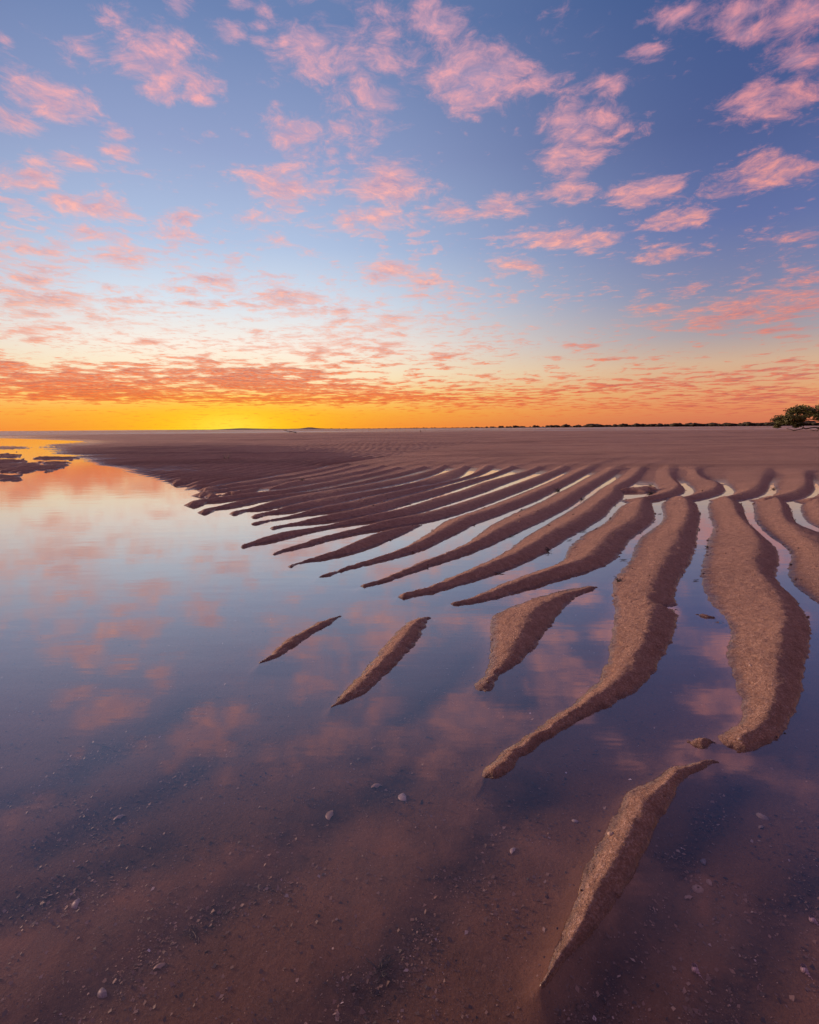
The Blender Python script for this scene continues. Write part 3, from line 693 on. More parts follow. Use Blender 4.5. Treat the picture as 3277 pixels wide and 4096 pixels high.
def mesh_from(name, verts, faces, normals=None, attrs=None, mat=None):
    me = bpy.data.meshes.new(name)
    nv, nf = len(verts), len(faces)
    kf = faces.shape[1]
    me.vertices.add(nv); me.vertices.foreach_set('co', np.ascontiguousarray(verts, np.float32).ravel())
    me.loops.add(nf * kf); me.loops.foreach_set('vertex_index', np.ascontiguousarray(faces, np.int32).ravel())
    me.polygons.add(nf)
    me.polygons.foreach_set('loop_start', np.arange(0, nf * kf, kf, dtype=np.int32))
    me.update(calc_edges=True)
    me.polygons.foreach_set('use_smooth', np.ones(nf, bool))
    for nm, a in (attrs or {}).items():
        at = me.attributes.new(nm, 'FLOAT', 'POINT'); at.data.foreach_set('value', np.ascontiguousarray(a, np.float32))
    if normals is not None: me.normals_split_custom_set_from_vertices(np.ascontiguousarray(normals, np.float32))
    if mat: me.materials.append(mat)
    me.update()
    return me
def add_obj(name, me, parent=None, **props):
    o = bpy.data.objects.new(name, me); COL.objects.link(o)
    if parent is not None: o.parent = parent
    for k_, v_ in props.items(): o[k_] = v_
    return o
Vf, Nf, Hf = Pv.reshape(-1, 3), Nn.reshape(-1, 3), HASH.reshape(-1)
def sub_mesh(name, sel):
    f = quads[sel]; un, invx = np.unique(f, return_inverse=True)
    return mesh_from(name, Vf[un], invx.reshape(-1, 4), Nf[un], {'hash': Hf[un]}, M_SAND)
sand = add_obj("tidal_flat", sub_mesh("tidal_flat", face_own < 0), kind="structure")
for i in range(len(RIDGES)):
    sel = face_own == i
    if sel.sum() > 20: add_obj("sand_ridge", sub_mesh("sand_ridge", sel), sand)

# deep bed under everything, and the water
def disc(r, z, n=96):
    a = np.linspace(0, 2 * math.pi, n, endpoint=False)
    return np.stack([r * np.cos(a), r * np.sin(a), np.full(n, z)], 1), np.arange(n)[None, :]
v_, f_ = disc(30000, -.35); add_obj("sea_bed", mesh_from("sea_bed", v_, f_, mat=M_SAND), kind="structure")
v_, f_ = disc(30000, 0.0); add_obj("water", mesh_from("water", v_, f_, mat=M_WATER), kind="structure")

# ------------------------------------------------------------------ level of the sand at a place
ZN = Z
def sand_z(x, y):
    x = np.atleast_1d(np.asarray(x, float)); y = np.atleast_1d(np.asarray(y, float))
    i = np.clip(np.interp(np.hypot(x, y - OY), RR, np.arange(NRr)), 0, NRr - 1.001)
    j = np.clip(np.interp(np.arctan2(x, y - OY), AA, np.arange(NA)), 0, NA - 1.001)
    a, b = i.astype(int), j.astype(int); f, g = i - a, j - b
    return (ZN[a, b] * (1 - f) * (1 - g) + ZN[a + 1, b] * f * (1 - g) + ZN[a, b + 1] * (1 - f) * g + ZN[a + 1, b + 1] * f * g)
def spot(u, v):
    """where a point of the photograph lies on the sand or the water bed"""
    z = 0.0
    for _ in range(4):
        g = ground([(u, v)], z)[0]; z = float(sand_z(g[0], g[1])[0])
    return g[0], g[1], z

# ------------------------------------------------------------------ far shore
M_SHORE = simple("far_shore_earth", (.10, .055, .035), (.06, .035, .025), .02, .95, 0)
M_WOOD = simple("far_wood_leaves", (.050, .042, .022), (.025, .024, .016), .3, .9, 0)
FAR = 1900.0
def far_at(u, dist=FAR):
    d = sky_dir(u, PH / 2 - 335 + (1638 - u) * .0); a = math.atan2(d[0], d[1])
    return a
us = np.linspace(560, 4300, 240)
def shore_h(u):
    h = 1.0 * sstep(u, 560, 800) + 3.2 * np.exp(-((u - 965) / 75) ** 2) + 1.2 * np.exp(-((u - 1060) / 90) ** 2) + 4.0 * np.exp(-((u - 1238) / 26) ** 2) + 1.6 * np.exp(-((u - 1250) / 90) ** 2)
    return h + 1.6 * sstep(u, 1400, 2400) + .35 * perlin(u / 30, u * 0 + .5, 81)
az = np.array([far_at(u) for u in us]); hs = shore_h(us)
rows = []
for dd, f in [(-160, -.05), (-60, .5), (0, 1.0), (120, .85), (500, -.05)]:
    rows.append(np.stack([(FAR + dd) * np.sin(az), (FAR + dd) * np.cos(az), np.where(f > 0, hs * f, -.4)], 1))
vv_ = np.concatenate(rows); nu = len(us)
ff_ = np.array([[r * nu + i, r * nu + i + 1, (r + 1) * nu + i + 1, (r + 1) * nu + i] for r in range(4) for i in range(nu - 1)])
add_obj("hills", mesh_from("hills", vv_, ff_, mat=M_SHORE), kind="structure")

# far mangrove wood on that shore: leafy lumps of uneven height, read as one dark line
def ico():
    import bmesh
    bm = bmesh.new(); bmesh.ops.create_icosphere(bm, subdivisions=2, radius=1.0)
    v = np.array([q.co[:] for q in bm.verts]); f = np.array([[q.index for q in t.verts] for t in bm.faces]); bm.free()
    return v, f
IV, IF = ico()
wv, wf = [], []; nvv = 0
for i in range(900):
    u = 1290 + (4200 - 1290) * rng.random() ** .72
    a = far_at(u); dd = FAR - 60 + rng.uniform(-50, 120)
    h = (1.2 + 6.4 * sstep(u, 1500, 2700)) * (.35 + .95 * rng.random() ** 1.6) * (1 + .5 * float(perlin(np.array([u / 45]), np.array([3.3]), 82)[0]))
    w = h * rng.uniform(.8, 1.7)
    v = IV * (1 + .28 * rng.standard_normal((len(IV), 1)).clip(-1, 1)) * np.array([w, w, h * .55])
    b = float(shore_h(np.array([u]))[0])
    wv.append(v + np.array([dd * math.sin(a), dd * math.cos(a), b * .8 + h * .42])); wf.append(IF + nvv); nvv += len(v)
add_obj("mangrove_wood", mesh_from("mangrove_wood", np.concatenate(wv), np.concatenate(wf), mat=M_WOOD), kind="stuff",
        label="dark line of mangrove wood along the far shore", category="woodland")

# ------------------------------------------------------------------ tubes
def tube(path, radii, n=7, rough=0.0):
    path = np.asarray(path, float); radii = np.asarray(radii, float)
    t = np.gradient(path, axis=0); t /= np.linalg.norm(t, axis=1, keepdims=True) + 1e-9
    up = np.array([.3, .2, .93]); vs_, fs_ = [], []
    for i, (p, d, r) in enumerate(zip(path, t, radii)):
        s1 = np.cross(d, up); s1 /= np.linalg.norm(s1) + 1e-9; s2 = np.cross(s1, d)
        for k_ in range(n):
            a = 2 * math.pi * k_ / n
            rr = r * (1 + rough * rng.uniform(-1, 1))
            vs_.append(p + rr * (math.cos(a) * s1 + math.sin(a) * s2))
    m = len(path)
    for i in range(m - 1):
        for k_ in range(n):
            a, b = i * n + k_, i * n + (k_ + 1) % n
            fs_.append((a, b, b + n, a + n))
    vs_.append(path[0]); vs_.append(path[-1]); c0, c1 = m * n, m * n + 1
    tri = [(c0, (k_ + 1) % n, k_, c0) for k_ in range(n)] + [(c1, (m - 1) * n + k_, (m - 1) * n + (k_ + 1) % n, c1) for k_ in range(n)]
    return np.array(vs_), fs_, [q[:3] for q in tri]
def tube_mesh(name, parts, mat):
    me = bpy.data.meshes.new(name); V_, F_ = [], []
    o = 0
    for (v, f, tr) in parts:
        V_ += [tuple(q) for q in v]; F_ += [tuple(i + o for i in q) for q in f] + [tuple(i + o for i in q) for q in tr]; o += len(v)
    me.from_pydata(V_, [], F_); me.polygons.foreach_set('use_smooth', [True] * len(me.polygons)); me.materials.append(mat); me.update()
    return me
def bend(p0, p1, sag=0.0, wig=.05, n=9, seed=0):
    r = np.random.default_rng(seed); t = np.linspace(0, 1, n)[:, None]
    p0, p1 = np.array(p0, float), np.array(p1, float); L = np.linalg.norm(p1 - p0)
    w = np.cumsum(r.standard_normal((n, 3)), 0) * wig * L / n; w -= t * w[-1]
    q = p0 * (1 - t) + p1 * t + w; q[:, 2] += sag * L * (t[:, 0] * (1 - t[:, 0])) * 4
    return q

# ------------------------------------------------------------------ mangrove tree at the right edge
M_BARK = simple("mangrove_bark", (.075, .050, .038), (.035, .024, .020), 6, .9, .01)
def make_leaf_mat():
    m, T = material("mangrove_leaf")
    o = T.new('ShaderNodeOutputMaterial'); b = T.new('ShaderNodeBsdfPrincipled')
    T.l.new(b.outputs[0], o.inputs[0])
    pos = T.new('ShaderNodeTexCoord').outputs['Object']
    tint = T.new('ShaderNodeAttribute', attribute_name="tint").outputs['Fac']
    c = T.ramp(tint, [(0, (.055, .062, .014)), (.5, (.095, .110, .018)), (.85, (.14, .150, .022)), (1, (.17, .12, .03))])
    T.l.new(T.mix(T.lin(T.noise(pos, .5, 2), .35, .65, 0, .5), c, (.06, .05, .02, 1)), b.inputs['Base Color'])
    b.inputs['Roughness'].default_value = .6
    return m
M_LEAF = make_leaf_mat()
tu = 3440.0
tg = ground([(tu, 1722)], .03)[0]; td = 116.0
ta = math.atan2(tg[0], tg[1]); tx, ty = td * math.sin(ta), td * math.cos(ta)
tz = float(sand_z(tx, ty)[0])
tree = bpy.data.objects.new("mangrove_tree", None); COL.objects.link(tree)
tree.location = (tx, ty, tz); tree.rotation_euler = (0, 0, -ta); tree.scale = (1.2, 1.2, .82)
tree['label'] = "spreading dark green mangrove tree at the right edge of the sand flat"; tree['category'] = "tree"
rt = np.random.default_rng(11)
trunks = [bend((-.5, 0, -.3), (-1.6, .3, 2.2), .02, .3, seed=1), bend((.3, .3, -.3), (.6, .8, 2.6), 0, .3, seed=2), bend((.9, -.2, -.3), (2.6, 0, 2.3), .02, .3, seed=3)]
add_obj("trunk", tube_mesh("trunk", [tube(p, np.linspace(.34, .2, len(p)), 8, .1) for p in trunks], M_BARK), tree)
ends = []
for i, (a, b, r0) in enumerate([((-.6, 0, .5), (-8.2, -.6, .55), .17), ((-1.2, .2, 1.3), (-6.6, .8, 1.7), .15), ((-1.5, .3, 2.0), (-4.6, -1.2, 3.8), .13), ((.4, .6, 2.2), (-1.2, 1.2, 5.0), .13),
                              ((.6, .8, 2.4), (2.2, .2, 5.4), .13), ((2.4, 0, 2.0), (6.2, .6, 3.6), .14), ((1.8, 0, 1.4), (7.6, -.5, 1.6), .15), ((-.8, 0, .8), (-5.4, -1.6, .25), .12), ((2.0, .1, 1.8), (4.6, -1.2, 4.6), .12),
                              ((-1.2, .3, 1.5), (-9.0, .2, 1.9), .11), ((-3.5, -.3, .55), (-7.4, -.8, -.02), .07)]):
    p = bend(a, b, -.05 if b[2] < 1 else .05, .55, 11, seed=20 + i)
    add_obj("branch", tube_mesh("branch", [tube(p, np.linspace(r0, r0 * .35, len(p)), 6, .1)], M_BARK), tree)
for i, (a, b) in enumerate([((-.8, .1, .9), (-2.4, .5, -.25)), ((-.6, 0, .7), (-1.6, -1.0, -.25)), ((.8, .1, .9), (1.9, -.8, -.25)), ((1.2, 0, 1.0), (3.0, .4, -.25)), ((.1, .3, .9), (.2, 1.6, -.25))]):
    p = bend(a, b, .12, .2, 8, seed=40 + i)
    add_obj("prop_root", tube_mesh("prop_root", [tube(p, np.linspace(.09, .05, len(p)), 6, .1)], M_BARK), tree)
lv, lt = [], []
def clump(cx, cy, cz, rx, rz, n, base):
    d = rt.standard_normal((n, 3)); d /= np.linalg.norm(d, axis=1, keepdims=True)
    rr = rt.random((n, 1)) ** .45
    p = np.array([cx, cy, cz]) + d * rr * np.array([rx, rx, rz])
    for q in p:
        a = rt.standard_normal(3); a /= np.linalg.norm(a); b = np.cross(a, rt.standard_normal(3)); b /= np.linalg.norm(b)
        L, w_ = rt.uniform(.13, .26), rt.uniform(.05, .1)
        lv.extend([q - a * L, q + b * w_, q + a * L, q - b * w_]); lt.extend([np.clip(base + rt.normal(0, .2), 0, 1)] * 4)
for i in range(190):
    x_ = rt.uniform(-9.6, 9.6); y_ = rt.uniform(-4, 4)
    e = 1 - (x_ / 10.2) ** 2
    topz = 1.7 + 5.2 * e ** .8 * (.88 + .16 * math.sin(x_ * 1.7 + 1)); botz = 1.15 + 1.5 * e
    z_ = botz + (topz - botz) * rt.random() ** .75
    y_ *= math.sqrt(max(.1, 1 - ((z_ - 1.5) / 6.2) ** 2))
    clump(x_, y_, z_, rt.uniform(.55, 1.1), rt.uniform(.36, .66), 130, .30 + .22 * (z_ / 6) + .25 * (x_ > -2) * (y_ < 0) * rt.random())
for i in range(16): clump(rt.uniform(-9.9, -6.5), rt.uniform(-1.5, 1.5), rt.uniform(.9, 2.1), .45, .35, 70, .35)
lv = np.array(lv)
add_obj("crown", mesh_from("crown", lv, np.arange(len(lv)).reshape(-1, 4), attrs={'tint': np.array(lt)}, mat=M_LEAF), tree)

# ------------------------------------------------------------------ driftwood on the far sand
M_DRIFT = simple("driftwood_grey", (.085, .06, .048), (.045, .032, .028), 5, .9, .01)
g = ground([(1160, 1731)], .04)[0]; dg = 140.0; da = math.atan2(g[0], g[1])
drift = bpy.data.objects.new("driftwood_branch", None); COL.objects.link(drift)
dx_, dy_ = dg * math.sin(da), dg * math.cos(da)
drift.location = (dx_, dy_, max(float(sand_z(dx_, dy_)[0]), 0)); drift.rotation_euler = (0, 0, -da)
drift['label'] = "bare driftwood branch with raised prongs lying on the far wet sand"; drift['category'] = "driftwood"
add_obj("stem", tube_mesh("stem", [tube(bend((1.6, 0, .08), (-1.5, .3, .75), -.02, .2, 12, 5), np.linspace(.10, .05, 12), 7, .15)], M_DRIFT), drift)
for i, (a, b) in enumerate([((-.6, .15, .42), (-1.0, .2, 1.05)), ((-1.2, .25, .62), (-1.7, .1, .98)), ((.2, .1, .28), (-.2, -.5, .05)), ((.9, .05, .15), (1.7, .4, .35))]):
    add_obj("prong", tube_mesh("prong", [tube(bend(a, b, .03, .2, 7, 50 + i), np.linspace(.05, .02, 7), 6, .15)], M_DRIFT), drift)
g = ground([(1683, 1731)], .04)[0]; da = math.atan2(g[0], g[1]); dx_, dy_ = 122 * math.sin(da), 122 * math.cos(da)
st = add_obj("stick", tube_mesh("stick", [tube(np.array([[.10, 0, -.1], [.04, 0, .15], [-.02, .02, .34], [-.12, .02, .52]]), [.05, .045, .04, .03], 7, .15),
                                          tube(np.array([[-.01, .01, .32], [.08, .02, .42], [.12, .02, .50]]), [.028, .02, .015], 6, .15)], M_DRIFT),
             label="short leaning stick standing in the far wet sand", category="stick")
st.location = (dx_, dy_, max(float(sand_z(dx_, dy_)[0]), 0))

# ------------------------------------------------------------------ shells on the drowned bed
def shell_mat(name, c0, c1):
    m, T = material(name)
    o = T.new('ShaderNodeOutputMaterial'); b = T.new('ShaderNodeBsdfPrincipled'); T.l.new(b.outputs[0], o.inputs[0])
    pos = T.new('ShaderNodeTexCoord').outputs['Object']
    n = T.noise(pos, 220, 3, .6)
    r_ = T.new('ShaderNodeTexWave', wave_type='RINGS'); T.l.new(pos, r_.inputs[0]); r_.inputs['Scale'].default_value = 110; r_.inputs['Distortion'].default_value = 3
    T.l.new(T.mix(T.mul(T.add(n, r_.outputs['Fac']), .5), (*c0, 1), (*c1, 1)), b.inputs['Base Color'])
    b.inputs['Roughness'].default_value = .45
    return m
M_SH = [shell_mat("shell_cream", (.46, .35, .26), (.32, .22, .16)), shell_mat("shell_white", (.56, .48, .43), (.40, .32, .29)),
        shell_mat("shell_grey", (.34, .30, .30), (.20, .17, .17)), shell_mat("shell_pink", (.72, .60, .60), (.30, .14, .20))]
def valve(r, ribs=11, lift=.38, open_=1.0):
    """one valve of a bivalve: a ribbed fan, domed, with thickness"""
    na, nr = 22, 7; V_ = []
    for side in (0, 1):
        for i in range(nr + 1):
            f = i / nr
            for j in range(na + 1):
                a = (j / na - .5) * 2.5
                rad = r * f * (1 + .10 * math.cos(a * 1.2)) * open_
                x_ = rad * math.sin(a) * 1.05; y_ = rad * math.cos(a)
                z_ = r * lift * math.sin(math.pi * min(1, f * .92 + .08)) * (1 - .25 * (a / 1.25) ** 2) * (1 + .05 * f * math.cos(a * ribs * 2))
                V_.append((x_, y_ - r * .5, max(z_, 0) - side * r * .06 + .0))
    F_ = []; w_ = na + 1; off = (nr + 1) * w_
    for i in range(nr):
        for j in range(na):
            a = i * w_ + j
            F_.append((a, a + 1, a + w_ + 1, a + w_)); F_.append((a + off, a + w_ + off, a + w_ + 1 + off, a + 1 + off))
    for j in range(na):
        a = nr * w_ + j; F_.append((a, a + 1, a + 1 + off, a + off))
    for i in range(nr):
        for a in (i * w_, i * w_ + na): F_.append((a, a + w_, a + w_ + off, a + off))
    return V_, F_
def whelk(r):
    """a pointed spiral shell"""
    V_, F_ = [], []; n = 90; m = 9
    for i in range(n + 1):
        f = i / n; a = f * 2 * math.pi * 4.2; R0 = r * .62 * f ** 1.5; tr = r * .46 * f ** 1.35 + r * .01
        c = np.array([R0 * math.cos(a) * .55, R0 * math.sin(a) * .55, 0]); c[2] = r * 2.3 * (1 - f ** .9)
        for k_ in range(m):
            b = 2 * math.pi * k_ / m
            V_.append((c[0] + tr * math.cos(b) * math.cos(a), c[1] + tr * math.cos(b) * math.sin(a), c[2] + tr * 1.25 * math.sin(b)))
    for i in range(n):
        for k_ in range(m):
            a, b = i * m + k_, i * m + (k_ + 1) % m
            F_.append((a, b, b + m, a + m))
    return V_, F_
def limpet(r):
    V_, F_ = [], []; n = 24
    prof = [(1.0, 0.0), (.92, .16), (.6, .40), (.30, .52), (.20, .50), (.28, .44), (.56, .32), (.84, .10), (.95, .0)]
    for (q, h) in prof:
        for k_ in range(n):
            a = 2 * math.pi * k_ / n; w_ = q * r * (1 + .04 * math.cos(a * 12)); V_.append((w_ * math.cos(a), w_ * .82 * math.sin(a), h * r))
    for i in range(len(prof)):
        for k_ in range(n):
            a, b = i * n + k_, i * n + (k_ + 1) % n; c = ((i + 1) % len(prof)) * n
            F_.append((a, b, c + (k_ + 1) % n, c + k_))
    return V_, F_
def put_thing(name, vf, mat, u, v, rot, label, cat, dz=.001, parent=None, **kw):
    me = bpy.data.meshes.new(name); me.from_pydata(vf[0], [], vf[1]); me.polygons.foreach_set('use_smooth', [True] * len(me.polygons))
    me.materials.append(mat); me.update()
    o = add_obj(name, me); x_, y_, z_ = spot(u, v)
    o.location = (x_, y_, z_ + dz); o.rotation_euler = rot
    o['label'] = label; o['category'] = cat
    for k_, q in kw.items(): o[k_] = q
    return o
put_thing("bivalve_shell", valve(.016), M_SH[0], 3049, 3269, (0, 0, 2.2), "cream oval shell lying alone on the drowned sand near the right edge", "shell")
put_thing("bivalve_shell", valve(.009), M_SH[0], 3045, 3310, (.1, 0, .4), "small cream shell just below the large oval cream shell", "shell")
put_thing("bivalve_shell", valve(.012), M_SH[1], 2052, 3404, (0, 0, 1.0), "pale grey-white shell on open sand left of the near ridge", "shell")
put_thing("bivalve_shell", valve(.009), M_SH[1], 2300, 3286, (0, .1, 2.6), "small white shell above the pale shell left of the near ridge", "shell")
put_thing("limpet_shell", limpet(.013), M_SH[0], 2792, 3560, (.15, 0, 0), "ring-shaped limpet shell with an open top, right of the near ridge", "shell")
put_thing("bivalve_shell", valve(.011), M_SH[0], 2755, 3592, (0, 0, .2), "cream shell just below left of the ring-shaped limpet shell", "shell")
put_thing("bivalve_shell", valve(.011), M_SH[0], 2838, 3532, (0, .1, 1.4), "cream shell above right of the ring-shaped limpet shell", "shell")
put_thing("whelk_shell", whelk(.010), M_SH[3], 2774, 3884, (1.9, 0, .5), "pointed pink and white spiral shell low in the frame right of the near ridge", "shell", dz=.008)
put_thing("whelk_shell", whelk(.010), M_SH[3], 3243, 3686, (1.9, 0, .6), "pointed pink spiral shell at the right edge, upper of the two there", "shell", dz=.008)
put_thing("whelk_shell", whelk(.010), M_SH[3], 3210, 3886, (1.9, 0, .4), "pointed pink spiral shell at the right edge, lower of the two there", "shell", dz=.008)
put_thing("bivalve_shell", valve(.022, lift=.3), M_SH[1], 1611, 3191, (0, .15, 1.9), "large broken white shell alone in mid water left of the near ridge", "shell")
put_thing("bivalve_shell", valve(.017), M_SH[0], 1506, 3146, (.2, 0, .3), "tan shell tipped up left of the large white shell", "shell")
put_thing("bivalve_shell", valve(.020, lift=.25), M_SH[0], 1320, 3262, (0, 0, 1.5), "flat cream shell in the dark band left of the large white shell", "shell")
put_thing("bivalve_shell", valve(.017), M_SH[0], 478, 3272, (0, .1, .8), "tan shell on the drowned bed at the left of the frame", "shell")
put_thing("bivalve_shell", valve(.017), M_SH[2], 306, 3617, (0, .1, 2.0), "grey shell on the drowned bed near the left edge", "shell")
put_thing("bivalve_shell", valve(.014), M_SH[2], 410, 3976, (0, .1, 2.5), "dark grey shell at the foot of the dark band, lower left", "shell")
put_thing("bivalve_shell", valve(.013), M_SH[0], 640, 3868, (0, .1, .5), "tan shell in the shell drift at lower left", "shell")
put_thing("bivalve_shell", valve(.012), M_SH[2], 2815, 3448, (0, .1, 1.2), "dark shell right of the near ridge, above the limpet shell", "shell")
put_thing("bivalve_shell", valve(.010), M_SH[0], 3002, 2663, (.2, 0, 1.1), "small tan shell perched on the broad ridge", "shell")
put_thing("bivalve_shell", valve(.008), M_SH[0], 2955, 3012, (.3, 0, .1), "tiny amber shell between the broad ridge and the near ridge", "shell")
put_thing("pebble", limpet(.009), M_SH[0], 2444, 3338, (0, 0, .3), "rounded tan pebble half sunk in the left flank of the near ridge", "pebble")

# ------------------------------------------------------------------ leaves, twigs and weed scraps
M_WEED = simple("wet_weed", (.035, .022, .018), (.018, .012, .011), 150, .5, .0006, .5)
def leaf_vf(L, w_):
    V_, F_ = [], []; n = 8
    for side in (0, 1):
        for i in range(n + 1):
            f = i / n; h = w_ * math.sin(math.pi * min(1, max(.03, f))) ** .8; y_ = (f - .5) * L; c = .10 * L * (f - .5) ** 2 * 4
            for k_ in (-1, 0, 1): V_.append((k_ * h, y_, c + .25 * h * abs(k_) - side * .0012))
    off = 3 * (n + 1)
    for i in range(n):
        for k_ in (0, 1):
            a = i * 3 + k_; F_.append((a, a + 1, a + 4, a + 3)); F_.append((a + off, a + 3 + off, a + 4 + off, a + 1 + off))
        for k_ in (0, 2):
            a = i * 3 + k_; F_.append((a, a + 3, a + 3 + off, a + off))
    return V_, F_
LV = leaf_vf(.06, .009)
LEAF_LB = ["tiny dark leaf floating below a fan ridge, leftmost of the floating leaves", "dark leaf floating in the channel, second from the left of its row of four",
    "dark leaf floating in the channel, third from the left of its row of four", "longest dark leaf of the row of four, at its right end",
    "dark leaf floating under the belly of the ridge below the row of four", "dark leaf floating off the middle of the ridge above the widest island",
    "long dark leaf at the head of the blue channel, left of a shorter one", "short dark leaf just right of the long leaf heading the blue channel",
    "dark leaf floating in the narrow trough left of the widest fan ridge", "dark leaf floating above the pointed end of the widest island",
    "dark leaf lying in the upper trough beside the widest fan ridge", "dark leaf in the water left of the long-tailed ridge's upper half",
    "dark leaf in the narrow channel near the top of the long-tailed ridge", "dark leaf in the channel between the long-tailed ridge and the broad ridge"]
for i, (u, v, sc, rz) in enumerate([(1622, 2307, .6, -1.2), (1708, 2277, .9, -1.2), (1780, 2251, 1.1, -1.2), (1826, 2236, 1.3, -1.15), (1764, 2367, 1.0, -1.4), (2000, 2290, 1.2, -1.3), (2046, 2149, 1.4, -1.2), (2065, 2140, .8, -1.1),
                                    (2278, 2168, .9, -1.5), (2336, 2295, 1.1, -1.3), (2334, 2131, 1.2, -1.4), (2494, 2251, 1.0, -1.5), (2640, 2060, 1.0, -1.4), (2783, 2336, .8, -1.5)]):
    o = put_thing("mangrove_leaf", LV, M_WEED, u, v, (0, 0, rz + rng.uniform(-.2, .2)), LEAF_LB[i], "leaf", group="dark leaves floating beside the ridges")
    o.location.z = .003; o.scale = (sc,) * 3
def sprig_vf(L, n, seed):
    r = np.random.default_rng(seed); V_, F_ = [], []
    for k_ in range(n):
        a = r.uniform(0, 6.28); e = r.uniform(.1, 1.1); l = L * r.uniform(.4, 1)
        p1 = np.array([l * math.cos(a) * math.cos(e), l * math.sin(a) * math.cos(e), l * math.sin(e) * .8]); b = r.uniform(-.2, .2, 3) * L; b[2] = 0
        q = bend(b, b + p1, .1, .4, 6, seed * 31 + k_)
        v, f, t = tube(q, np.linspace(.0026, .0012, 6), 5, .2); o = len(V_)
        V_ += [tuple(z_) for z_ in v]; F_ += [tuple(i + o for i in z_) for z_ in f + t]
    return V_, F_
for (nm, u, v, L, n, sd_, lb, ct) in [
    ("twig", 1379, 2187, .045, 4, 1, "small dark twig standing on the crest of a narrow island ridge", "twig"),
    ("twig", 2199, 2104, .05, 3, 2, "thin forked twig sticking up at the foot of a fan ridge", "twig"),
    ("twig", 2711, 2450, .035, 4, 3, "tiny star-shaped twig in the water right of the slumped hollow", "twig"),
    ("weed_sprig", 2475, 2326, .045, 9, 4, "brown weed sprig on the left foot of the long-tailed ridge", "weed"),
    ("weed_clump", 2192, 2213, .05, 14, 5, "dark weed clump at the water's edge of a mid ridge", "weed"),
    ("weed_clump", 2231, 1965, .11, 20, 6, "dark weed clump in an upper trough of the fan", "weed"),
    ("weed_clump", 2329, 2001, .08, 16, 7, "dark weed clump in the trough below the upper weed clump", "weed"),
    ("weed_clump", 2608, 1976, .13, 22, 8, "black twiggy weed beside the small mound in the cross-channel", "weed"),
    ("weed_clump", 2600, 1955, .09, 12, 9, "black weed scrap behind the small mound in the cross-channel", "weed"),
    ("weed_clump", 1208, 1921, .09, 16, 10, "dark lump of weed at the end of the little pool, far left of the fan", "weed"),
    ("weed_clump", 3095, 1958, .08, 14, 11, "dark weed scrap in an upper right trough", "weed"),
    ("weed_clump", 905, 1838, .35, 18, 12, "pale scatter of weed on the far rippled sand", "weed"),
    ("weed_clump", 2830, 2190, .022, 12, 13, "dark weed knot at the left foot of the broad ridge", "weed"),
    ("weed_sprig", 2290, 2060, .03, 6, 14, "small weed sprig on the right side of a trough, centre of the fan", "weed"),
    ("weed_clump", 770, 3735, .05, 16, 15, "curled brown weed in the shell drift at lower left", "weed"),
    ("weed_clump", 1525, 3885, .05, 14, 16, "curled brown weed in the dark trough, bottom centre", "weed"),
    ("weed_clump", 3010, 3080, .04, 14, 17, "dark weed tuft on the drowned bed below the broad ridge", "weed")]:
    o = put_thing(nm, sprig_vf(L, n, sd_), M_WEED, u, v, (0, 0, 0), lb, ct)
    if v > 3000: o.scale = (.8, .8, .3)

# ------------------------------------------------------------------ shell hash: broken shell strewn on the drowned bed
def make_hash_mat():
    m, T = material("shell_hash")
    o = T.new('ShaderNodeOutputMaterial'); b = T.new('ShaderNodeBsdfPrincipled'); T.l.new(b.outputs[0], o.inputs[0])
    t = T.new('ShaderNodeAttribute', attribute_name="tint").outputs['Fac']
    T.l.new(T.ramp(t, [(0, (.05, .035, .032)), (.25, (.14, .085, .06)), (.5, (.30, .19, .13)), (.75, (.46, .34, .25)), (.93, (.60, .50, .44)), (1, (.76, .70, .70))]), b.inputs['Base Color'])
    b.inputs['Roughness'].default_value = .55
    return m
NH = 60000
a = rng.uniform(AA[0], AA[-1], NH * 6); r = 1.5 + 3.2 * rng.random(NH * 6) ** 1.6
hx, hy = r * np.sin(a), OY + r * np.cos(a)
ii = np.clip(np.interp(r, RR, np.arange(NRr)).astype(int), 0, NRr - 2); jj = np.clip(np.interp(a, AA, np.arange(NA)).astype(int), 0, NA - 2)
hz = ZN[ii, jj]; hm = HASH[ii, jj]
patch_n = sstep(fbm(hx * 7, hy * 7, 3, 91), -.1, .6)
keep = (rng.random(len(hx)) < (.07 + .22 * patch_n + .75 * hm * (.3 + patch_n)) * sstep(hz, -.001, -.012))
hx, hy, hz, hm = hx[keep][:NH], hy[keep][:NH], hz[keep][:NH], hm[keep][:NH]
n = len(hx)
size = .0011 + .0042 * rng.random(n) ** 6
th = rng.uniform(0, 2 * math.pi, n); tl = rng.normal(0, .35, (n, 2))
base_q = np.array([[-1, -.5], [.2, -.8], [1, .3], [-.3, .9]])
hv = np.zeros((n, 4, 3))
for k_ in range(4):
    q = base_q[k_] * (1 + .5 * rng.uniform(-1, 1, (n, 2)))
    ox = (q[:, 0] * np.cos(th) - q[:, 1] * np.sin(th)) * size; oy = (q[:, 0] * np.sin(th) + q[:, 1] * np.cos(th)) * size
    hv[:, k_, 0] = hx + ox; hv[:, k_, 1] = hy + oy
    hv[:, k_, 2] = hz + .0012 + ox * tl[:, 0] + oy * tl[:, 1] + .15 * size * (k_ % 2)
tint = np.clip(rng.normal(.29, .22, n), 0, 1)
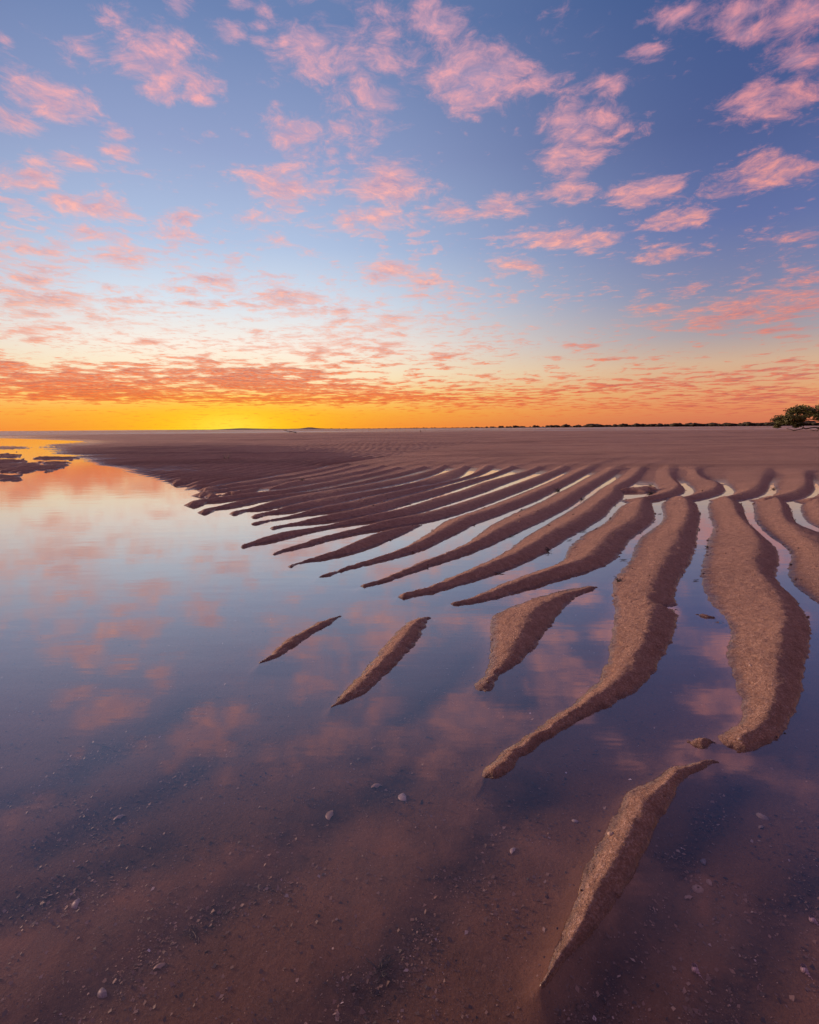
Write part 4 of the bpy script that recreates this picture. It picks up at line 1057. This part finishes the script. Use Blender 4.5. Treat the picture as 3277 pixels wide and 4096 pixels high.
o = add_obj("shell_hash", mesh_from("shell_hash", hv.reshape(-1, 3), np.arange(n * 4).reshape(-1, 4), attrs={'tint': np.repeat(tint, 4)}, mat=make_hash_mat()), kind="stuff",
            label="broken shell and grit strewn over the drowned sand", category="shell grit")

# ------------------------------------------------------------------ crumbs of sand and grit lying on the ridges and along their feet
NC = 9000
a = rng.uniform(R_(-34), R_(42), NC * 14); r = 1.8 + 9.0 * rng.random(NC * 14) ** 1.3
cx, cy = r * np.sin(a), OY + r * np.cos(a)
ii = np.clip(np.interp(r, RR, np.arange(NRr)).astype(int), 0, NRr - 2); jj = np.clip(np.interp(a, AA, np.arange(NA)).astype(int), 0, NA - 2)
cz = ZN[ii, jj]
pn = sstep(fbm(cx * 4, cy * 4, 3, 97), -.2, .5)
foot = np.exp(-((cz - .003) / .005) ** 2)
keep = (cz > -.003) & (rng.random(len(cx)) < (.06 * pn + .42 * foot * (.25 + pn)) * np.clip(r / 7, .25, 1.0))
cx, cy, cz, cr = cx[keep][:NC], cy[keep][:NC], cz[keep][:NC], r[keep][:NC]
n = len(cx)
sz = (.0016 + .0050 * rng.random(n) ** 5) * np.clip(cr / 3.5, .8, 2.2)
octv = np.array([[1, 0, 0], [0, 1, 0], [-1, 0, 0], [0, -1, 0], [0, 0, .8], [0, 0, -.6]])
octf = np.array([[0, 1, 4], [1, 2, 4], [2, 3, 4], [3, 0, 4], [1, 0, 5], [2, 1, 5], [3, 2, 5], [0, 3, 5]])
cv = octv[None] * sz[:, None, None] * (1 + .45 * rng.uniform(-1, 1, (n, 6, 3)))
cv += np.stack([cx, cy, cz + sz * .25], 1)[:, None, :]
cf_ = (octf[None] + (np.arange(n) * 6)[:, None, None]).reshape(-1, 3)
tint = np.clip(rng.normal(.30, .17, n), 0, .85)
add_obj("sand_crumbs", mesh_from("sand_crumbs", cv.reshape(-1, 3), cf_, attrs={'tint': np.repeat(tint, 6)}, mat=bpy.data.materials["shell_hash"]), kind="stuff",
        label="loose crumbs of sand and grit along the feet of the ridges", category="sand crumbs")
